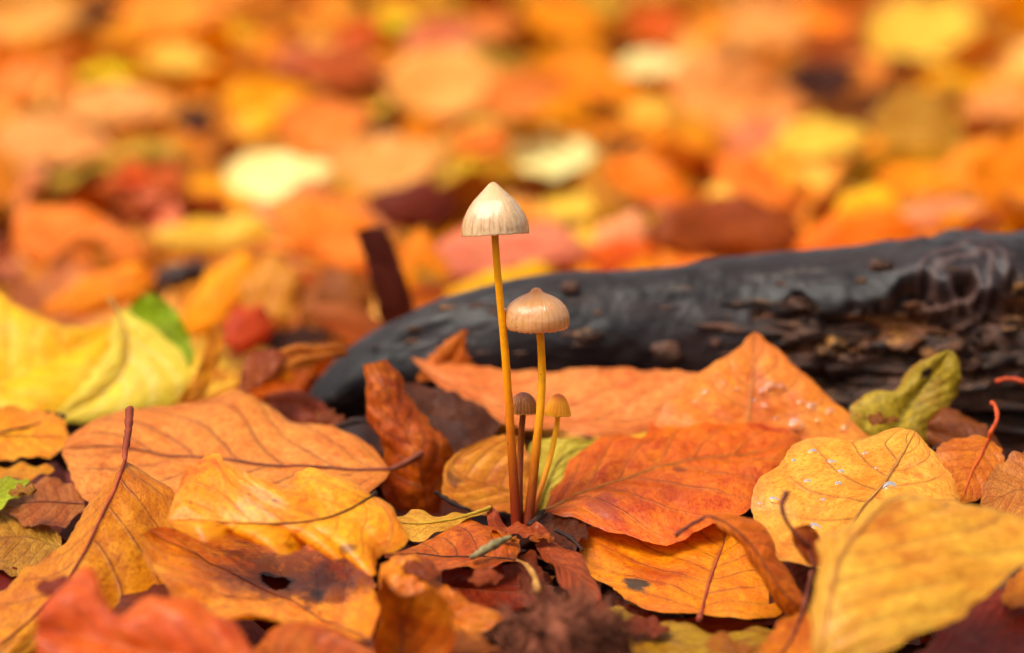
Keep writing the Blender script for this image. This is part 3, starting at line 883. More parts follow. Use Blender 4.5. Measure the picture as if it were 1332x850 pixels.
# --- J: the red orange leaf
leaf('big mottled red orange leaf on the right touching the stems', (6, 660, .42), [(708,663),(718,640),(734,612),(755,590),(800,566),(838,563),(850,543),(882,533),(925,530),(965,537),(1005,548),(1040,566)],
     [(708,664),(760,642),(830,617),(900,601),(970,590),(1040,570)], [(708,665),(752,676),(765,681),(800,694),(850,704),(882,703),(908,690),(960,672),(985,655),(1015,622),(1040,576)],
     lm('leaf J', 'f2861f', 'ea761e', 'c84222', vein='a05a22', edge='c04a1c', vamt=.4, eamt=.2, spots=.2, c3amt=.9, rough=.36, coat=.35, relief=1.7, stain=.5, blotch=[(.52, .18, .035, .7, '6a2a24'), (.2, .55, .08, .6, '8a2a2a'), (.42, .5, .06, .4, '9a2418')]), arch=(1.6, 2.2), pleat=.8, crumple=.7, cf=70, rib=MR_TAN, rib_r=.24, stalk_m=MR_DARK,
     stalk=[(698,676,-2),(690,684,-3)], stalk_r=.9, wave=.6, n=(90, 57), key='J')
# --- right group
leaf('dry olive green curled leaf standing below the rotten wood', (50, 560, .06), [(1120,575),(1105,545),(1110,525),(1140,508),(1165,508),(1185,478),(1215,462),(1234,455)], [(1160,585),(1165,560),(1175,540),(1195,510),(1215,485),(1236,456)],
     [(1205,585),(1215,560),(1222,540),(1245,515),(1250,485),(1246,465),(1238,456)], lm('leaf olive', 'd4b048', 'bca838', '8c7430', vein='6c581c', spots=.5, eamt=.6, edge='8a4a1c'), crumple=1.2, cf=60, arch=(2, 2), wave=.6, pleat=.25, scallop=.25, holes=[(.72, -.35, .05)])
leaf('brown curled leaf under the rotten branch beside the olive leaf', (44, 580, .15), [(1310,600),(1300,575),(1265,545),(1228,532),(1205,550)], [(1310,606),(1270,590),(1205,560)], [(1310,612),(1260,620),(1205,575)], lm('leaf brown right', 'a0562c', '8c4824', '6a3418', coat=.3), n=(36, 21), arch=(2, 2))
leaf('small orange leaf with an upright curved stalk on the right', (8, 620, .2), [(1285,570),(1262,566),(1235,572),(1215,590),(1222,625),(1250,655)], [(1286,572),(1275,595),(1262,620),(1250,656)], [(1288,570),(1302,585),(1305,612),(1285,640),(1250,658)],
     lm('leaf right small', 'e89030', 'de8030', 'c4681e', vein='a8521c', spots=.2), n=(44, 27), rib=MR_ORANGE, rib_r=.45, stalk=[(1290,560,-3),(1297,545,-3),(1295,530,-2),(1290,524,0)], stalk_r=.6, crumple=.8)
leaf('tan brown leaf at the edge beside the small orange leaf', (-6, 630, .25), [(1380,600),(1345,588),(1310,595),(1285,620),(1275,655)], [(1380,640),(1330,635),(1276,658)], [(1380,690),(1330,690),(1278,662)],
     lm('leaf right tan', 'da9050', 'ce8246', 'b46a34', vein='8a4a28', vamt=.5), n=(40, 27), pleat=.6)
# --- U leaf with dark spot
leaf('orange leaf with a black blotch and red midrib below the red leaf', (-38, 790, .42), [(912,798),(862,795),(825,786),(800,765),(770,745),(756,725),(750,700),(765,687),(850,680),(935,680)],
     [(912,799),(918,775),(928,745),(940,712),(945,682)], [(913,799),(960,806),(1012,800),(1010,770),(985,720),(950,682)],
     lm('leaf U', 'f8a01e', 'f29420', 'dc7c1c', vein='7a3c18', vamt=.55, eamt=.2, spots=.1, c3amt=.4, rough=.42, blotch=[(.3, -.73, .062, .95, '3e342c')]), arch=(.8, 1.2), pleat=.5, rib=MR_BRICK, rib_r=.45, wave=.5, stalk=[(910,806,-2)], n=(80, 55))
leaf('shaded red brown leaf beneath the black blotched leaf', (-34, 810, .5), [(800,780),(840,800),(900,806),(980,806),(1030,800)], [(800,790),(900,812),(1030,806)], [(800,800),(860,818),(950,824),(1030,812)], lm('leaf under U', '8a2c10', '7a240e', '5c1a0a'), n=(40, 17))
leaf('olive yellow leaf under the blotched leaf beside the husk', (-62, 830, .5), [(782,788),(830,800),(900,822),(980,822),(1030,818)], [(780,795),(850,830),(920,840),(1030,832)], [(778,805),(820,850),(900,875),(1030,850)], lm('leaf olive yellow', 'c49420', 'b6841e', '8c6018', spots=.3), n=(46, 25))
# --- T curled
leaf('narrow orange leaf curled on edge between the blotched and drop leaves', (-50, 730, .05), [(922,671),(938,684),(962,705),(985,732),(1000,755),(1012,775),(1040,800)], [(922,671),(950,684,-2),(978,710,-3),(998,742,-4),(1014,768,-4),(1040,797,-2)],
     [(924,670),(955,667,2),(985,682,4),(1003,702,5),(1008,725,5),(1030,762,5),(1044,792,2)], lm('leaf T', 'ea8420', 'de761c', 'ba5814', vamt=.3, edge='8a3a10'), arch=(1.5, 1.5), n=(60, 31), stalk=[(900,682,0),(878,697,0)], rib=MR_RED, rib_r=.2, stalk_r=.5)
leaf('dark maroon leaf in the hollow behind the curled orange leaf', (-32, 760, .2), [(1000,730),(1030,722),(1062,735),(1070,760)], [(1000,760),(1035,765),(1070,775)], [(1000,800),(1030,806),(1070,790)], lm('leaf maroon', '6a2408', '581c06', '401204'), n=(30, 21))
# --- Q leaf with drops
leaf('golden tan leaf dotted with drops beside the red orange leaf', (-30, 690, .27), [(1100,696),(1075,738),(1040,736),(1002,722),(992,685),(975,655),(985,632),(1012,608),(1035,578),(1060,565),(1100,571),(1135,566),(1165,558),(1188,560)],
     [(1100,697),(1118,668),(1140,640),(1160,612),(1176,588),(1190,562)], [(1103,698),(1150,730),(1220,720),(1262,680),(1250,652),(1240,628),(1220,596),(1206,576),(1192,562)],
     lm('leaf Q', 'f6ba60', 'f4b65c', 'ea9e44', vein='9a5a24', vamt=.65, eamt=.3, spots=.12, c3amt=.35, rough=.42, coat=.2), arch=(1.0, 1.0), pleat=.6, rib=MR_TAN, rib_r=.4, wave=.9, key='Q', n=(84, 55))
leaf('torn reddish leaf scrap with a hooked stalk before the drop leaf', (-56, 700, .05), [(1052,735),(1035,712),(1030,690),(1050,682)], [(1060,738),(1052,710),(1052,683)], [(1072,738),(1070,705),(1055,683)], lm('leaf scrap', 'c86a2a', 'bc5c24', '98441a'), n=(24, 15),
     rib=MR_RED, rib_r=.5)
leaf('orange leaf with a red stalk beneath the broad yellow leaf', (-80, 820, .25), [(1042,795),(1010,815),(985,850),(970,890)], [(1045,795),(1030,830),(1010,860),(990,895)], [(1050,795),(1062,830),(1060,870),(1000,900)], lm('leaf orange low', 'ea8c22', 'de7c20', 'c0641a'), n=(36, 21),
     rib=MR_RED, rib_r=.5, stalk=[(1048,780,-2),(1052,762,0),(1056,745,4)], stalk_r=.5)
# --- S: broad front right leaf
leaf('broad golden yellow leaf bent along its midrib in the right foreground', (-88, 740, .18), [(1058,880),(1056,830,-3),(1058,780,-3),(1062,730,-3),(1066,700,-2),(1090,690,4),(1130,662,2),(1180,640)],
     [(1062,880),(1072,820,-7),(1080,770,-9),(1092,725,-9),(1115,690,-7),(1145,662,-4),(1180,641)], [(1066,885),(1120,862,-4),(1165,842,-6),(1215,815,-7),(1262,792,-6),(1310,752,-4),(1360,720,-2),(1365,690,2),(1310,670,3),(1240,655,2),(1180,642)],
     lm('leaf S', 'ecb85a', 'eab256', 'd69c42', vein='8a5624', vamt=.75, eamt=.15, spots=.06, c3amt=.35, rough=.38, coat=.2), arch=(.8, 1.4), pleat=.9, wave=.7, rib=MR_PALE, rib_r=.35, n=(84, 57))
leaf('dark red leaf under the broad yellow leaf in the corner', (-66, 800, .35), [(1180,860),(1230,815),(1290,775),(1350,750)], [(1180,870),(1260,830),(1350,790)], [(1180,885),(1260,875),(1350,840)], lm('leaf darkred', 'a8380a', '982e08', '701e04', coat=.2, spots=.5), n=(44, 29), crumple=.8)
leaf('orange leaf edge beside the dark red leaf in the corner', (-60, 760, .3), [(1300,775),(1320,745),(1360,720)], [(1305,785),(1335,765),(1360,745)], [(1315,790),(1340,790),(1365,770)], lm('leaf corner', 'e8962a', 'dc8826', 'bc6c1c'), n=(24, 15))

# --- centre front
leaf('small pale yellow leaf strip left of the stem bases', (-8, 680, .45), [(638,659),(610,667),(570,669),(540,666),(515,672)], [(638,661),(600,673),(560,680),(515,680)], [(638,663),(608,676),(575,690),(548,699),(515,694)],
     lm('leaf pale strip', 'e8b254', 'e0a84c', 'cc9038', vein='b0782c', vamt=.3, spots=.08, eamt=.1), n=(46, 21), rib=MR_YEL, rib_r=.6)
leaf('orange brown leaf carrying the grey twig before the stems', (-26, 720, .55), [(672,729),(676,706),(660,690),(615,682),(572,692),(535,715),(500,722)], [(672,730),(620,727),(560,724),(500,723)], [(672,731),(640,737),(590,742),(545,737),(500,725)],
     lm('leaf G', 'e07820', 'd46a1c', 'ae4e16', vein='5c2a12', vamt=.5, eamt=.3, spots=.35, coat=.3, blotch=[(.68, .1, .04, .5, 'e0b070')]), arch=(1, .6), rib=MR_DARK, rib_r=.3, stalk=[(684,735,-2),(694,748,-4),(699,765,-5),(697,772,-3)], stalk_r=.8, crumple=.6, stalk_m=MR_TAN)
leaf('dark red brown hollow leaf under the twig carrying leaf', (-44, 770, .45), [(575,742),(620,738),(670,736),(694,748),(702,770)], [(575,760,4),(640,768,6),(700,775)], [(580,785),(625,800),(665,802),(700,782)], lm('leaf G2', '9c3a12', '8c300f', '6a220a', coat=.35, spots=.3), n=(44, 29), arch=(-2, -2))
leaf('torn orange brown leaf fragment at the foot of the stems', (-10, 690, .5), [(632,664),(650,672),(668,678),(690,684),(712,690)], [(634,676),(660,686),(712,693)], [(640,695),(668,698),(712,702)], lm('leaf frag', 'c85c18', 'b84c14', '8a340e', spots=.5, coat=.3), n=(36, 19), crumple=1.4, cf=110)
leaf('dark brown crinkled leaf right of the stem feet', (-6, 695, .4), [(708,676),(730,668),(755,675),(765,690)], [(708,690),(740,692),(765,694)], [(712,705),(742,718),(765,700)], lm('leaf db', '74361a', '642c14', '4a1e0c', coat=.2, spots=.4), n=(34, 23), crumple=1.2, cf=90)
leaf('pinkish brown ribbed leaf lying above the spiny husk', (-34, 745, .45), [(696,708),(716,703),(745,716),(768,748),(790,792)], [(698,712),(735,742),(760,765),(790,794)], [(700,716),(718,738),(732,768),(758,790),(790,797)], lm('leaf pinkish', 'b8562e', 'ac4c2a', '8a3820', vein='6a2a1a', coat=.35), n=(46, 27), pleat=.9)
leaf('narrow brown leaf beside the ribbed leaf below the stems', (-24, 730, .5), [(676,720),(695,716),(705,745),(725,775)], [(674,735),(692,745),(725,778)], [(672,760),(695,778),(725,782)], lm('leaf nb', '8a3a1a', '7a3016', '5a220e', coat=.3), n=(30, 19))
# --- B: leaf with red stalk
leaf('tall tan orange leaf with an upright red stalk on the left', (-4, 600, .24), [(160,601),(140,625),(112,662),(78,712),(40,742),(-10,775),(-60,805)], [(162,602,-4),(148,640,-6),(128,682,-7),(100,735,-7),(60,785,-6),(0,840,-4),(-60,880)],
     [(166,601),(195,618),(226,646),(245,700,4),(240,770,6),(170,815,4),(60,850,2),(-60,900)], lm('leaf B', 'e69a3c', 'dc8e38', 'be7426', vein='7a3a1c', vamt=.55, eamt=.2, spots=.2, c3amt=.45, rough=.45), arch=(.6, 1.0), pleat=.7, rib=MR_BRICK, rib_r=.5,
     stalk=[(163,585,-4),(167,560,-4),(169,532,-4)], stalk_r=.95, n=(84, 51))
# --- D: concave leaf
leaf('hollow orange leaf with a torn dark hole below the wavy leaf', (-72, 800, .27), [(482,832),(494,800),(488,768),(470,735,16),(410,708,24),(330,692,26),(260,690,18),(215,686,6),(192,688)],
     [(480,833),(440,814,6),(395,794,15),(335,765,24),(275,735,20),(225,708,9),(192,690)], [(478,834),(465,831,-2),(440,828,-4),(390,818,-6),(350,808,-6),(320,803,-6),(280,803,-6),(240,793,-5),(220,773,-4),(200,738,-3),(183,702,-1),(190,692)],
     lm('leaf D', 'ffa80a', 'fa9a0e', 'dc720e', vein='9a4c14', vamt=.15, eamt=.15, spots=.3, c3amt=.6, rough=.36, coat=.3, blotch=[(.55, -.35, .24, .75, '7a3206'), (.38, -.45, .14, .75, '66280a'), (.56, -.25, .075, .92, '200c04'), (.40, -.35, .045, .9, '2a1006')]), arch=(-1.5, -1.0), crumple=.9, wave=1.0, n=(110, 71), stalk=[(490,848,-3)], rib=MR_RED, rib_r=.3, holes=[(.56, -.25, .05)])  # brown torn rim; the darkest blotches paint the hollow's shade into the colour
# --- C: wavy leaf
leaf('glossy wavy bright orange leaf with a dark curved midrib', (-42, 680, .22), [(485,645),(470,633),(440,620),(415,613),(400,612),(385,617),(367,631,-5),(350,628,-6),(320,615,-5),(295,603,-3),(278,587),(265,590),(245,608),(235,628),(232,643),(222,662),(218,676)],
     [(485,646),(452,664,-3),(405,678,-4),(350,682,-3),(290,680,-2),(218,678)], [(486,646),(492,648),(512,663),(525,683),(527,703),(516,717),(498,722),(489,743,-4),(475,744,-4),(460,728),(440,729,-2),(425,718),(410,705,4),(388,710),(370,718,-4),(350,714,-4),(330,700,2),(312,692,4),(295,697),(270,703,-4),(240,695,-2),(218,680)],
     lm('leaf C', 'ffb606', 'ffb008', 'f48c0a', vein='9a4a10', vamt=.12, eamt=.25, spots=.45, c3amt=.5, rough=.3, coat=.45, relief=1.3, blotch=[(.3, .6, .03, .7, '5a3a20'), (.45, -.45, .02, .8, '3a1c0c')]), arch=(1.2, 1.6), crumple=.5, cf=50, wave=.9, pleat=.25,
     rib=MR_DARK, rib_r=.32, stalk=[(488,642,2)], stalk_r=.6, n=(96, 57))
# --- centre bottom, blurred
leaf('crinkled golden orange leaf behind the folded upright leaf', (-66, 780, .2), [(495,730),(530,722),(560,738),(590,770),(625,785),(656,800)], [(490,790),(540,785),(600,800),(656,802)], [(495,850),(550,850),(600,835),(656,806)], lm('leaf crinkle', 'ee9428', 'e48626', 'c8681c', coat=.3), n=(56, 35), crumple=1.6, cf=90)
leaf('brownish orange folded leaf standing upright in the front centre', (-96, 800, .04), [(480,900),(488,830),(490,775),(496,748)], [(520,905,10),(522,850,10),(520,805,9),(505,765,4),(498,748)], [(575,905),(590,840),(588,785),(560,765,2),(535,775,5),(515,770,4),(500,750)], lm('leaf F', 'd67c2a', 'c86a22', 'a04c16', coat=.2), n=(56, 35), arch=(-1, -1))
leaf('red orange blurred leaf with a lobed top in the left foreground', (-108, 800, .15), [(360,900),(332,850),(305,812),(270,790),(230,782),(190,784),(155,795),(135,775),(122,742),(78,766),(48,800)], [(360,905),(270,865),(190,850),(120,830),(48,820)], [(360,910),(270,930),(170,930),(90,900),(48,850)],
     lm('leaf E', 'ea741e', 'e4681e', 'cc5028', vamt=.25, eamt=.1, coat=.25), arch=(3, 2), wave=1.5, n=(70, 41))
leaf('soft orange leaf below the hollow leaf in the foreground', (-84, 830, .3), [(330,850),(350,820),(400,812),(440,825),(490,850)], [(330,870),(410,850),(490,865)], [(330,900),(410,900),(490,880)], lm('leaf low', 'dc7a2c', 'd06a26', 'b2501c'), n=(40, 25), arch=(3, 3))
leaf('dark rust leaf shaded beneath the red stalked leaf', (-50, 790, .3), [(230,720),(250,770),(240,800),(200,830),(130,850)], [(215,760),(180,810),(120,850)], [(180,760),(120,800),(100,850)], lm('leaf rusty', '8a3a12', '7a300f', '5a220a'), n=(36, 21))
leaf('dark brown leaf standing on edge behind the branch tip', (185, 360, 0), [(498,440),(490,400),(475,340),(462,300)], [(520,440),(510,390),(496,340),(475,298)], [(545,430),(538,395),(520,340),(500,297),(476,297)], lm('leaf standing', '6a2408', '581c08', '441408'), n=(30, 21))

# hooked stalk of the torn scrap
V, F = tube([at(1052, 712, -.062), at(1040, 700, -.064), at(1024, 680, -.064), at(1017, 658, -.062), at(1024, 640, -.060)], [.0006, .0005, .0005, .0006, .0009], 30, 10, .2)
tag(mesh_obj('leaf_stalk', V, F, MR_RED, origin=at(1052, 712, -.062)), 'hooked dark red leaf stalk curling up before the golden drop leaf', 'stalk')
V, F = tube([at(1296, 497, .05), at(1312, 493, .048), at(1332, 497, .046), at(1350, 508, .046)], [.0008, .0007, .0007, .0007], 30, 10, .4)
tag(mesh_obj('leaf_stalk', V, F, MR_ORANGE, origin=at(1296, 497, .05)), 'bright orange red leaf stalk bent before the rotten branch', 'stalk')

# grey twig fragment on the brown leaf
M_GREY = stalk_mat('grey twig', '8a7a50', '4a4030')
V, F = tube([at(612, 726, -.036), at(630, 716, -.034), at(648, 706, -.032), at(664, 699, -.030)], [.0006, .0011, .0012, .0005], 40, 10, .35)
tag(mesh_obj('twig', V, F, M_GREY, origin=at(612, 726, -.036)), 'small grey twig fragment resting on the orange brown leaf', 'twig')

# ------------------------------------------------------------------ mushrooms
def stem_mat(name, top, mid, foot):
    N = NT(name)
    tc = N.n('ShaderNodeTexCoord')
    sep = N.n('ShaderNodeSeparateXYZ'); N.l(tc.outputs['Generated'], sep.inputs[0])
    z = sep.outputs[2]
    c = N.mix(N.step(z, 0.25, 0.75), srgb(mid), srgb(top))
    c = N.mix(N.step(z, 0.62, 0.04), c, srgb(foot))
    n = N.noise(tc.outputs['Object'], 700, 3)
    n2 = N.noise(tc.outputs['Object'], 220, 4)
    c = N.mix(N.math('MULTIPLY', N.step(n2, 0.45, 0.7), 0.25), c, srgb(foot))
    c = N.mix(N.step(N.noise(tc.outputs['Object'], 500, 1), 0.76, 0.8), c, srgb('5a2a10'))
    b = N.n('ShaderNodeBsdfPrincipled')
    N.l(c, b.inputs['Base Color'])
    b.inputs['Roughness'].default_value = 0.4
    b.inputs['Subsurface Weight'].default_value = 0.25
    b.inputs['Specular IOR Level'].default_value = 0.25
    b.inputs['Subsurface Radius'].default_value = (1.0, 0.5, 0.15)
    b.inputs['Subsurface Scale'].default_value = 0.0003
    bump = N.n('ShaderNodeBump'); bump.inputs['Strength'].default_value = 0.25; bump.inputs['Distance'].default_value = 0.0003
    N.l(n, bump.inputs['Height']); N.l(bump.outputs[0], b.inputs['Normal'])
    N.l(b.outputs[0], N.out.inputs['Surface'])
    return N.m

def cap_mat(name, crown, body, rim, streak, ribs, streak_amt=.5, streak_top=.45, sss=.6, rough=.22, trans=.15, crown_at=.75, stri_amt=.28, coat=0.8):
    """colours run from the crown to the rim; object Z is 0 at the rim and 1 at the top (attribute 'h')"""
    N = NT(name)
    tc = N.n('ShaderNodeTexCoord')
    h = N.attr('h'); th = N.attr('ang')
    cv = N.n('ShaderNodeCombineXYZ')
    N.l(N.math('COSINE', th), cv.inputs[0]); N.l(N.math('SINE', th), cv.inputs[1]); N.l(N.math('MULTIPLY', h, 0.22), cv.inputs[2])
    rn = N.noise(cv.outputs[0], 9.0, 5, 0.7)                     # long down-slope streaks
    rn2 = N.noise(cv.outputs[0], 22.0, 3, 0.6)
    pn = N.noise(tc.outputs['Object'], 260, 4)
    c = N.mix(N.step(h, crown_at - .25, crown_at + .2), srgb(body), srgb(crown))
    c = N.mix(N.step(h, 0.10, 0.0), c, srgb(rim))
    zone = N.math('MULTIPLY', N.step(h, streak_top + .12, streak_top - .16), N.step(h, 0.0, 0.08))
    s = N.math('MULTIPLY', N.step(N.math('ADD', N.math('MULTIPLY', rn, .6), N.math('MULTIPLY', rn2, .4)), 0.44, 0.60), zone)
    c = N.mix(N.math('MULTIPLY', s, streak_amt), c, srgb(streak))
    c = N.mix(N.math('MULTIPLY', N.step(pn, 0.5, 0.75), 0.25), c, srgb(streak))
    stri = N.step(N.math('SINE', N.math('MULTIPLY', th, float(ribs))), 0.35, 1.0)
    c = N.mix(N.math('MULTIPLY', N.math('MULTIPLY', stri, N.step(h, .85, .3)), stri_amt), c, srgb(streak))
    fl = N.step(N.noise(tc.outputs['Object'], 900, 1), 0.72, 0.78)
    c = N.mix(N.math('MULTIPLY', fl, N.math('MULTIPLY', N.step(h, .3, .08), .8)), c, srgb('6a3c1c'))
    b = N.n('ShaderNodeBsdfPrincipled')
    N.l(c, b.inputs['Base Color'])
    b.inputs['Roughness'].default_value = rough
    b.inputs['Specular IOR Level'].default_value = 0.6 if coat > .3 else 0.2
    b.inputs['Coat Weight'].default_value = coat
    b.inputs['Coat Roughness'].default_value = 0.06
    b.inputs['Subsurface Weight'].default_value = sss
    b.inputs['Subsurface Radius'].default_value = (1.0, 0.6, 0.3)
    b.inputs['Subsurface Scale'].default_value = 0.0007
    bump = N.n('ShaderNodeBump'); bump.inputs['Strength'].default_value = 0.5; bump.inputs['Distance'].default_value = 0.0006
    N.l(N.math('ADD', N.noise(tc.outputs['Object'], 420, 3), N.math('MULTIPLY', rn, 1.2)), bump.inputs['Height']); N.l(bump.outputs[0], b.inputs['Normal']); N.l(bump.outputs[0], b.inputs['Coat Normal'])
    tr = N.n('ShaderNodeBsdfTranslucent'); N.l(c, tr.inputs['Color'])
    ms = N.n('ShaderNodeMixShader'); ms.inputs[0].default_value = trans
    N.l(b.outputs[0], ms.inputs[1]); N.l(tr.outputs[0], ms.inputs[2])
    N.l(ms.outputs[0], N.out.inputs['Surface'])
    return N.m

PXM = 0.73 / FPX
def mushroom(label, stem_px, stem_w, stem_m, cap_px, prof, tilt, back, cap_m, ribs, rib_amp, seed, gill_m):
    """cap_px: px, py, Y of the rim centre; prof: (r, z) in photo pixels from crown to rim"""
    base = at(*stem_px[-1])
    root = empty('mushroom', base, label, 'mushroom', 'mushrooms growing in one tuft')
    pts = [at(*p) for p in stem_px[::-1]]
    V, F = tube(pts, [w * PXM / 2 for w in stem_w[::-1]], 70, 20, .08, seed)
    mesh_obj('stem', V, F, stem_m, root)
    C = at(*cap_px)
    top = prof[0][1]
    prof = spline([(r, z) for r, z in prof], 46)
    under = spline([(prof[-1][0] * .985, -0.3), (prof[-1][0] * .93, top * .06), (prof[-1][0] * .7, top * .32), (prof[-1][0] * .3, top * .55), (1.0, top * .62)], 16)
    allp = np.vstack([prof, under])
    n, seg = len(allp), 120
    ct, st, cb, sb = math.cos(tilt), math.sin(tilt), math.cos(back), math.sin(back)
    def place(x, y, z):
        y, z = y * cb + z * sb, -y * sb + z * cb             # lean away from the camera
        x, z = x * ct - z * st, x * st + z * ct
        return C + np.array([x, y, z]) * PXM
    V, Hh, An = [], [], []
    for i, (r, z) in enumerate(allp):
        hh = max(0, min(1, z / top))
        for j in range(seg):
            th = 2 * math.pi * j / seg
            k = 1.0
            if i < len(prof):
                k += rib_amp * math.cos(ribs * th) * sstep(r / prof[-1][0], .35, .95)
            k += 0.018 * noise.noise(Vector((math.cos(th) * 1.5 + seed, math.sin(th) * 1.5, z * .05)))
            zz = z + (0.9 * noise.noise(Vector((math.cos(th) * 4 + seed, math.sin(th) * 4, 5))) + .5 * math.cos(ribs * th)) * sstep(1 - hh, .8, 1.0)
            V.append(place(r * k * math.cos(th), r * k * math.sin(th), zz)); Hh.append(hh); An.append(th)
    cap = mesh_obj('cap', V, grid_faces(n, seg, True), cap_m, root, attrs={'h': Hh, 'ang': An})
    rim = prof[-1][0]
    GV, GF = [], []
    for g in range(ribs):
        th = 2 * math.pi * (g + .5) / ribs
        o = len(GV)
        for rr, z0, z1 in [(.22, .58, .40), (.45, .48, .22), (.70, .33, .08), (.9, .10, .02)]:
            for z in (z0, z1):
                GV.append(place(rim * rr * math.cos(th), rim * rr * math.sin(th), z * top))
        for q in range(3):
            GF.append((o + 2 * q, o + 2 * q + 1, o + 2 * q + 3, o + 2 * q + 2))
    tag(mesh_obj('gills', GV, GF, gill_m, root), kind='stuff')
    return root, cap

M_GILL = stalk_mat('gills', 'e6cfa0', 'd8b880')
sY = stem_mat('stem gold', 'f29e06', 'ea8408', '701e04')
sY2 = stem_mat('stem amber', 'eea008', 'd67c08', '6a2004')
sB = stem_mat('stem brown', '74380e', '80340e', '52180a')
sO = stem_mat('stem orange', 'f4ac10', 'ec960c', 'a84a0a')
mushroom('tallest mushroom with a pointed creamy white cap on a golden stem', [(643.5,300,.0),(646,340,.0),(651,395,.0),(655.5,440,.0),(661,510,.0),(666,590,-.001),(670,650,-.002),(672,690,-.003)], [9.5,9.5,10,10.5,11,12,13,14.5], sY, (644.5,305.5,0.0),
         [(0,69),(4,67.5),(9,63),(15,57),(21,51),(29,42.5),(36,32),(41,21.5),(43.7,12),(44.6,4),(44.4,0)], R(3.0), R(9), cap_mat('cap cream', 'd8ac70', 'deb684', 'e4c292', 'a0642a', 26, streak_amt=.6, streak_top=.40, stri_amt=.06), 26, .004, 3.1, M_GILL)
cap2 = mushroom('second tallest mushroom with a wet amber cap and small central knob', [(701.5,420,.002),(704,455,.002),(705,490,.002),(703,530,.001),(699,570,.0),(694,620,-.001),(689,665,-.002),(686,690,-.003)], [10,10,10.5,11,11.5,12,13,14], sY2, (698.5,426,.002),
         [(0,53),(4,52.3),(7,50),(9.5,46.8),(14,44.5),(23,40.5),(31.5,35),(38.5,27),(42.3,18),(43.2,10),(42.4,3.5),(40.8,0)], R(1.0), R(1), cap_mat('cap amber', 'e08c2c', 'eab070', 'eeb276', 'c47c34', 30, streak_amt=.3, streak_top=.8, crown_at=.82, stri_amt=.14, trans=.28, sss=.8), 30, .005, 8.4, M_GILL)
mushroom('small mushroom with a dark grey brown ribbed cap', [(681,532,.006),(679,555,.006),(677,590,.006),(676,630,.004),(676,690,.0)], [8,8.5,8.5,9,10], sB, (680.5,537,.006),
         [(0,27.5),(4,27),(9,24.5),(14,19.5),(17.5,12),(19.3,5),(19.8,0)], R(-1), R(5), cap_mat('cap brown', '6a2a10', '96581e', 'c08434', '4e240c', 24, streak_amt=.5, streak_top=.9, crown_at=.8, trans=.05, sss=.3, coat=.15, rough=.4), 24, .02, 12.2, M_GILL)
mushroom('small mushroom with a yellow cap and reddish crown', [(726,536,.009),(724,555,.009),(718,585,.008),(708,622,.005),(697,655,.002),(690,680,.0)], [6.5,7,7.5,7.5,8,9], sO, (725,540,.009),
         [(0,29),(4,28),(9,24.5),(13,18),(16,10),(17.8,3),(18,0)], R(-3), R(5), cap_mat('cap yellow', 'b8400c', 'ffa414', 'ffbc38', 'e88c0c', 22, streak_amt=.2, streak_top=.6, crown_at=.85, trans=.08, coat=.15, rough=.4, stri_amt=.2), 22, .02, 15.8, M_GILL)

# ------------------------------------------------------------------ water drops
N = NT('water')
b = N.n('ShaderNodeBsdfPrincipled')
b.inputs['Base Color'].default_value = (1, 1, 1, 1); b.inputs['Roughness'].default_value = 0.02
b.inputs['IOR'].default_value = 1.33; b.inputs['Transmission Weight'].default_value = 1.0
N.l(b.outputs[0], N.out.inputs['Surface'])
M_WATER = N.m
def drop(p, nrm, r, label, group, flat=.55, seed=0):
    nrm = np.array(nrm) / np.linalg.norm(nrm)
    a = np.cross(nrm, [0.2, 0.9, 0.1]); a /= np.linalg.norm(a); b_ = np.cross(nrm, a)
    V = []
    n, seg = 9, 20
    for i in range(n):
        ph = (math.pi) * i / (n - 1)
        for j in range(seg):
            th = 2 * math.pi * j / seg
            k = 1 + .12 * math.sin(2 * th + seed) + .05 * math.sin(3 * th + 2 * seed)
            zz = math.cos(ph) * (flat if math.cos(ph) > 0 else .18)
            V.append(p + (a * math.cos(th) + b_ * math.sin(th)) * r * k * math.sin(ph) + nrm * r * zz)
    o = mesh_obj('water_drop', V, grid_faces(n, seg, True), M_WATER, origin=p)
    tag(o, label, 'water drop', group)
def drops_on(key, spots, label, group):
    P, Nn = GRID[key]
    Q = P.reshape(-1, 3); NN = Nn.reshape(-1, 3)
    rel = Q - CAM
    dz = rel @ FWD
    X = rel[:, 0] / dz * FPX + W0 / 2; Yp = H0 / 2 - (rel @ UPV) / dz * FPX
    for k, (px, py, w) in enumerate(spots):
        i = np.argmin((X - px) ** 2 + (Yp - py) ** 2)
        drop(Q[i], NN[i], w * .25e-3 / 2, label, group, seed=k * 1.7, flat=.45)
drops_on('K', [(992,511,12),(1001,503,12),(1018,502,8),(918,513,9),(985,523,7),(993,529,8),(1054,531,12),(1081,536,9),(1042,523,8),(1034,552,17),(1100,560,8),(960,507,6),(1065,548,6),(1008,545,6),(940,500,5),(905,525,6)],
         'clear water drop on the upright peach orange leaf', 'drops on the peach orange leaf')
drops_on('Q', [(1056,589,9),(1080,601,9),(1094,616,8),(1092,632,8),(1053,627,8),(1008,649,11),(990,656,6),(1158,634,16),(1120,700,12),(1062,684,12),(1035,600,6),(1125,590,6),(1140,610,5),(1070,650,6)],
         'clear water drop on the golden tan leaf', 'drops on the golden tan leaf')
drop(at(656.5, 405, .0015), (-1, -.4, .2), .0008, 'tiny clear drop on the amber cap beside the golden stem', None, flat=.9)

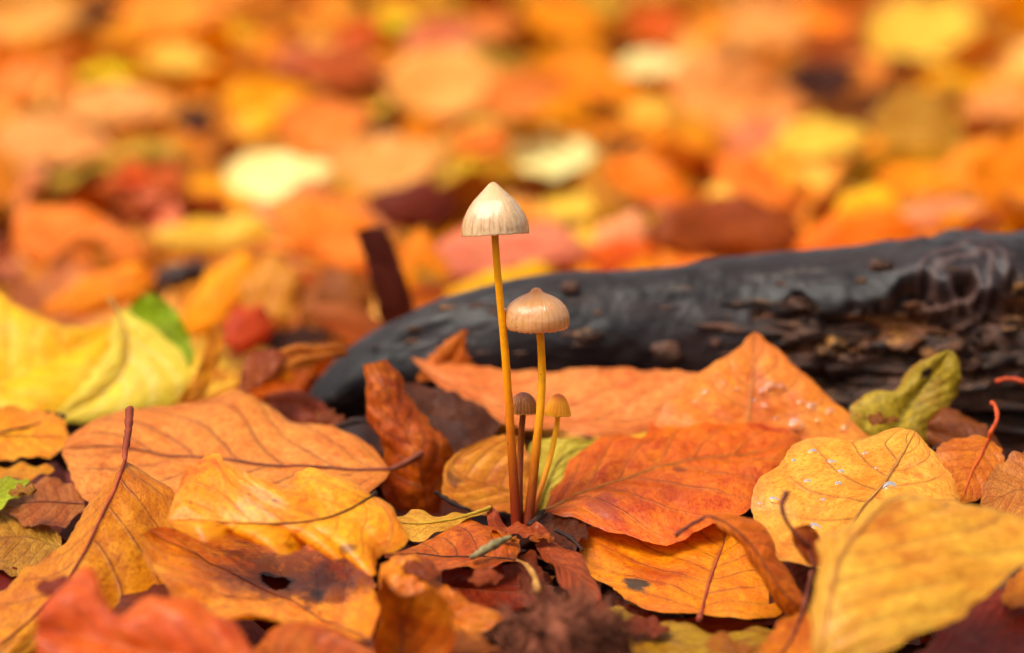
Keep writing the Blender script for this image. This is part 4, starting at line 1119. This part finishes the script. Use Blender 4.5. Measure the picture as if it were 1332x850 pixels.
# ------------------------------------------------------------------ spiny beech husk
M_HUSK = stalk_mat('husk', '8e5038', '522a1a', .9)
hc = at(738, 835, -.088)
husk = empty('nut_husk', hc, 'spiny dark brown beech nut husk in the front centre', 'husk')
V, F = lump(hc, (.0135, .0095, .0085), 4.4, .25, (30, 28))
mesh_obj('shell', V, F, M_HUSK, husk)
rs = random.Random(3)
SV, SF = [], []
for k in range(420):
    z = rs.uniform(-.5, 1); a = rs.uniform(0, 2 * math.pi)
    q = math.sqrt(max(0, 1 - z * z))
    d = np.array([q * math.cos(a), q * math.sin(a), z])
    p = hc + d * np.array([.0135, .0095, .0085]) * .95
    L = rs.uniform(.003, .0058)
    w = np.array([rs.gauss(0, 1), rs.gauss(0, 1), rs.gauss(0, 1)]) * .55
    p1 = p + (d + w * .3) * L * .5; p2 = p + (d + w) * L
    s = np.cross(d, [.3, .5, .8]); s /= np.linalg.norm(s); t = np.cross(d, s)
    o = len(SV); r0 = .00045
    for c_, r_ in ((p, r0), (p1, r0 * .8)):
        for m in range(3):
            an = 2 * math.pi * m / 3
            SV.append(c_ + (s * math.cos(an) + t * math.sin(an)) * r_)
    SV.append(p2)
    for m in range(3):
        k2 = (m + 1) % 3
        SF.append((o + m, o + k2, o + 3 + k2, o + 3 + m)); SF.append((o + 3 + m, o + 3 + k2, o + 6))
tag(mesh_obj('spines', SV, SF, M_HUSK, husk), kind='stuff')

# ------------------------------------------------------------------ crumbs of torn leaf between the leaves
rs = random.Random(21)
CV, CF, CM = [], [], []
for k in range(900):
    if k < 350:
        a = rs.uniform(0, 6.28); q = abs(rs.gauss(0, .022)); x, y = .004 + q * math.cos(a) * 1.4, q * math.sin(a) - .006
    else:
        x, y = rs.uniform(-.16, .16), rs.uniform(-.11, .05)
    z = ground_z(x, y) + rs.uniform(.001, .006) + (0 if k < 350 else .012)
    sz = rs.uniform(.0008, .0034)
    o = len(CV); m = rs.randint(4, 6)
    nx, ny = rs.gauss(0, .35), rs.gauss(0, .35)
    for q in range(m):
        an = 2 * math.pi * q / m + rs.uniform(-.3, .3); rr_ = sz * rs.uniform(.5, 1.1)
        dx, dy = rr_ * math.cos(an) * 1.5, rr_ * math.sin(an)
        CV.append((x + dx, y + dy, z + dx * nx + dy * ny + rs.uniform(-.0003, .0003)))
    CF.append(tuple(range(o, o + m))); CM.append(rs.randrange(4))
o = mesh_obj('leaf_crumbs', CV, CF, None, smooth=False)
for k in ('old brown', 'old rust', 'tan', 'old shaded'): o.data.materials.append(PM[k])
o.data.polygons.foreach_set('material_index', CM)
tag(o, 'brown crumbs of torn leaves around the stem bases', 'leaf crumbs', kind='stuff')
for k, (pts, r_, lab) in enumerate([
    ([(566,640,.02),(590,655,.018),(612,664,.016)], .0006, 'thin brown twig lying behind the pale yellow strip leaf'),
    ([(722,690,-.014),(742,700,-.016),(758,716,-.02)], .0005, 'thin dark twig on the crinkled dark brown leaf'),
    ([(430,560,.06),(462,548,.062),(498,552,.06)], .0008, 'thin dark twig beside the crumpled rusty leaf'),
    ([(1170,600,.02),(1205,590,.022),(1232,575,.024)], .0006, 'thin brown twig below the olive green curled leaf')]):
    P3 = [at(*p) for p in pts]
    V, F = tube(P3, [r_, r_ * 1.2, r_ * .6], 24, 8, .5, k)
    tag(mesh_obj('twig', V, F, MR_DARK, origin=P3[0]), lab, 'twig')

# ------------------------------------------------------------------ blurred leaves just behind the branch, each with its own outline
MIDS = [  # label, palette, base, upper points, tip, lower points, foot row
 ('broad rust leaf lying just above the branch beyond its middle', 'brown', (1045,300), [(1010,272),(940,254),(880,268)], (838,300), [(860,330),(940,338),(1020,332)], 330),
 ('orange leaf with a yellow neighbour above the branch', 'orange', (1200,300), [(1150,272),(1100,280),(1060,296)], (1030,325), [(1070,335),(1120,332),(1180,318)], 325),
 ('bright yellow leaf above the orange leaf beyond the branch', 'bright yellow', (1175,300), [(1165,262),(1135,242),(1105,252)], (1082,276), [(1100,290),(1130,298),(1155,304)], 300),
 ('long pink leaf beyond the knotted end of the branch', 'pink', (1310,285), [(1270,262),(1220,262),(1180,272)], (1160,285), [(1190,300),(1240,304),(1290,300)], 300),
 ('dark red leaf behind the tall cream cap', 'dark red', (600,272), [(570,240),(530,236),(500,250)], (478,268), [(500,292),(540,300),(580,292)], 300),
 ('large salmon pink leaf behind the golden stem', 'pink', (770,330), [(730,300),(660,288),(590,300)], (540,345), [(580,372),(650,372),(720,350)], 372),
 ('pink leaf leaning behind the amber cap beyond the branch', 'pink', (762,350), [(770,310),(800,282),(828,276)], (836,285), [(838,310),(820,335),(790,350)], 345),
 ('rusty orange leaf tucked behind the branch below the pink leaf', 'red orange', (860,335), [(830,316),(790,318),(765,330)], (745,348), [(775,356),(810,352),(840,346)], 350),
 ('bright yellow leaf lying on the branch behind the golden stem', 'bright yellow', (570,396), [(610,370),(655,350),(695,344)], (724,352), [(700,368),(650,386),(610,396)], 392),
 ('large peach orange leaf pointing at the dark standing leaf', 'peach orange', (505,345), [(500,300),(450,268),(395,258)], (350,262), [(370,310),(420,350),(470,356)], 352),
 ('golden yellow leaf lying level beyond the lemon leaf', 'light gold', (190,305), [(230,290),(290,282),(335,284)], (365,300), [(330,322),(280,334),(225,328)], 332),
 ('broad orange leaf with a pale upper edge beyond the yellow leaf', 'peach orange', (15,320), [(25,275),(80,268),(150,288)], (198,330), [(170,352),(110,362),(50,350)], 358),
 ('golden orange leaf below the broad orange leaf', 'golden orange', (50,408), [(90,375),(140,350),(185,348)], (200,352), [(190,380),(150,402),(100,414)], 410),
 ('ochre orange leaf standing beyond the short twig', 'golden orange', (232,430), [(255,380),(290,340),(320,332)], (334,340), [(330,380),(300,415),(265,440)], 430),
 ('tan brown leaf standing beside the ochre orange leaf', 'tan', (330,440), [(310,390),(325,345),(350,332)], (370,338), [(388,370),(380,415),(360,440)], 436),
 ('rust leaf in the hollow before the tan brown leaf', 'rust', (288,440), [(290,415),(310,402),(335,402)], (350,412), [(350,435),(335,455),(305,458)], 455),
 ('ochre brown leaf in the shade of the dark standing leaf', 'brown', (390,430), [(390,390),(410,355),(445,348)], (475,360), [(485,395),(465,425),(425,436)], 430),
 ('red brown leaf under the large peach orange leaf', 'rust', (480,400), [(450,372),(410,356),(380,356)], (362,362), [(380,388),(420,402),(450,408)], 400),
 ('orange leaf beyond the dark standing leaf', 'orange', (520,350), [(530,310),(550,300),(575,330)], (590,372), [(575,390),(550,388),(530,370)], 385),
]
for lab, key, base_, up_, tip_, lo_, foot in MIDS:
    Yg = min(on_ground(base_[0] * .5 + tip_[0] * .5, foot, .022)[1], .42) * 1000
    if 'branch' in lab and foot > 320: Yg = max(Yg, 150)
    midp = [(.5 * (a[0] + b_[0]), .5 * (a[1] + b_[1]), -4) for a, b_ in zip(up_, lo_ if abs(lo_[0][0] - base_[0]) < abs(lo_[-1][0] - base_[0]) else lo_[::-1])]
    lo2 = lo_ if abs(lo_[0][0] - base_[0]) < abs(lo_[-1][0] - base_[0]) else lo_[::-1]
    leaf(lab, (Yg, foot, .16), [base_] + up_ + [tip_], [base_] + midp + [tip_], [base_] + lo2 + [tip_], PM[key], n=(26, 17), arch=(2, 2), crumple=1.4, cf=40, wave=1.6,
         group='leaves just behind the branch')

# ------------------------------------------------------------------ torn scraps of leaf lying in the gaps
SCR = [(448,648,18,-.004,'c8621a','orange scrap of leaf wedged before the crumpled rusty leaf'),(548,742,26,-.060,'a84c14','rust scrap of leaf under the pale strip leaf'),
 (632,752,22,-.052,'b85418','curled rust scrap on the dark hollow leaf'),(706,700,16,-.018,'d06a1c','bright torn scrap beside the stem feet'),
 (664,700,14,-.022,'e08a2c','small golden scrap below the stem feet'),(842,816,30,-.062,'9a4012','brown scrap of leaf on the olive yellow leaf'),
 (955,842,34,-.082,'c87820','ochre scrap of leaf beside the red stalk'),(78,768,30,-.080,'a03c14','red brown scrap under the red stalked leaf'),
 (258,815,26,-.090,'b85a18','rust scrap of leaf between the red and hollow leaves'),(618,838,34,-.085,'c06a1e','orange brown scrap beside the spiny husk'),
 (1245,705,22,-.100,'e0a444','tan scrap lying on the broad golden leaf'),(30,640,18,.0,'c88a3c','tan scrap on the pinkish brown leaf'),
 (430,545,22,.070,'9a4a18','brown scrap below the branch tip'),(1150,545,20,.035,'a8641e','brown scrap before the olive green leaf')]
rs = random.Random(31)
for k, (px, py, w_, Y, cc, lab) in enumerate(SCR[:10] + SCR[11:]):
    mm = lm('scrap %d' % k, cc, cc, '6a2e10', spots=.5, coat=.2)
    an = rs.uniform(-.5, .5); c_, s_ = math.cos(an), math.sin(an)
    pt = lambda a, b, d=0: (px + w_ * (a * c_ - b * s_), py + w_ * .62 * (a * s_ + b * c_), d)
    leaf(lab, (Y * 1000, py, .35), [pt(-1.1, 0), pt(-.7, -.5), pt(-.2, -rs.uniform(.5, .9)), pt(.4, -rs.uniform(.3, .7)), pt(1, -.1)],
         [pt(-1.1, .05), pt(0, rs.uniform(-.1, .1), -2), pt(1, 0)], [pt(-1.1, .1), pt(-.6, rs.uniform(.4, .8)), pt(.1, rs.uniform(.3, .6)), pt(.5, rs.uniform(.5, .9)), pt(1, .1)],
         mm, n=(26, 17), crumple=1.0, cf=110, wave=.6, name='leaf_scrap', group='torn scraps of leaf')
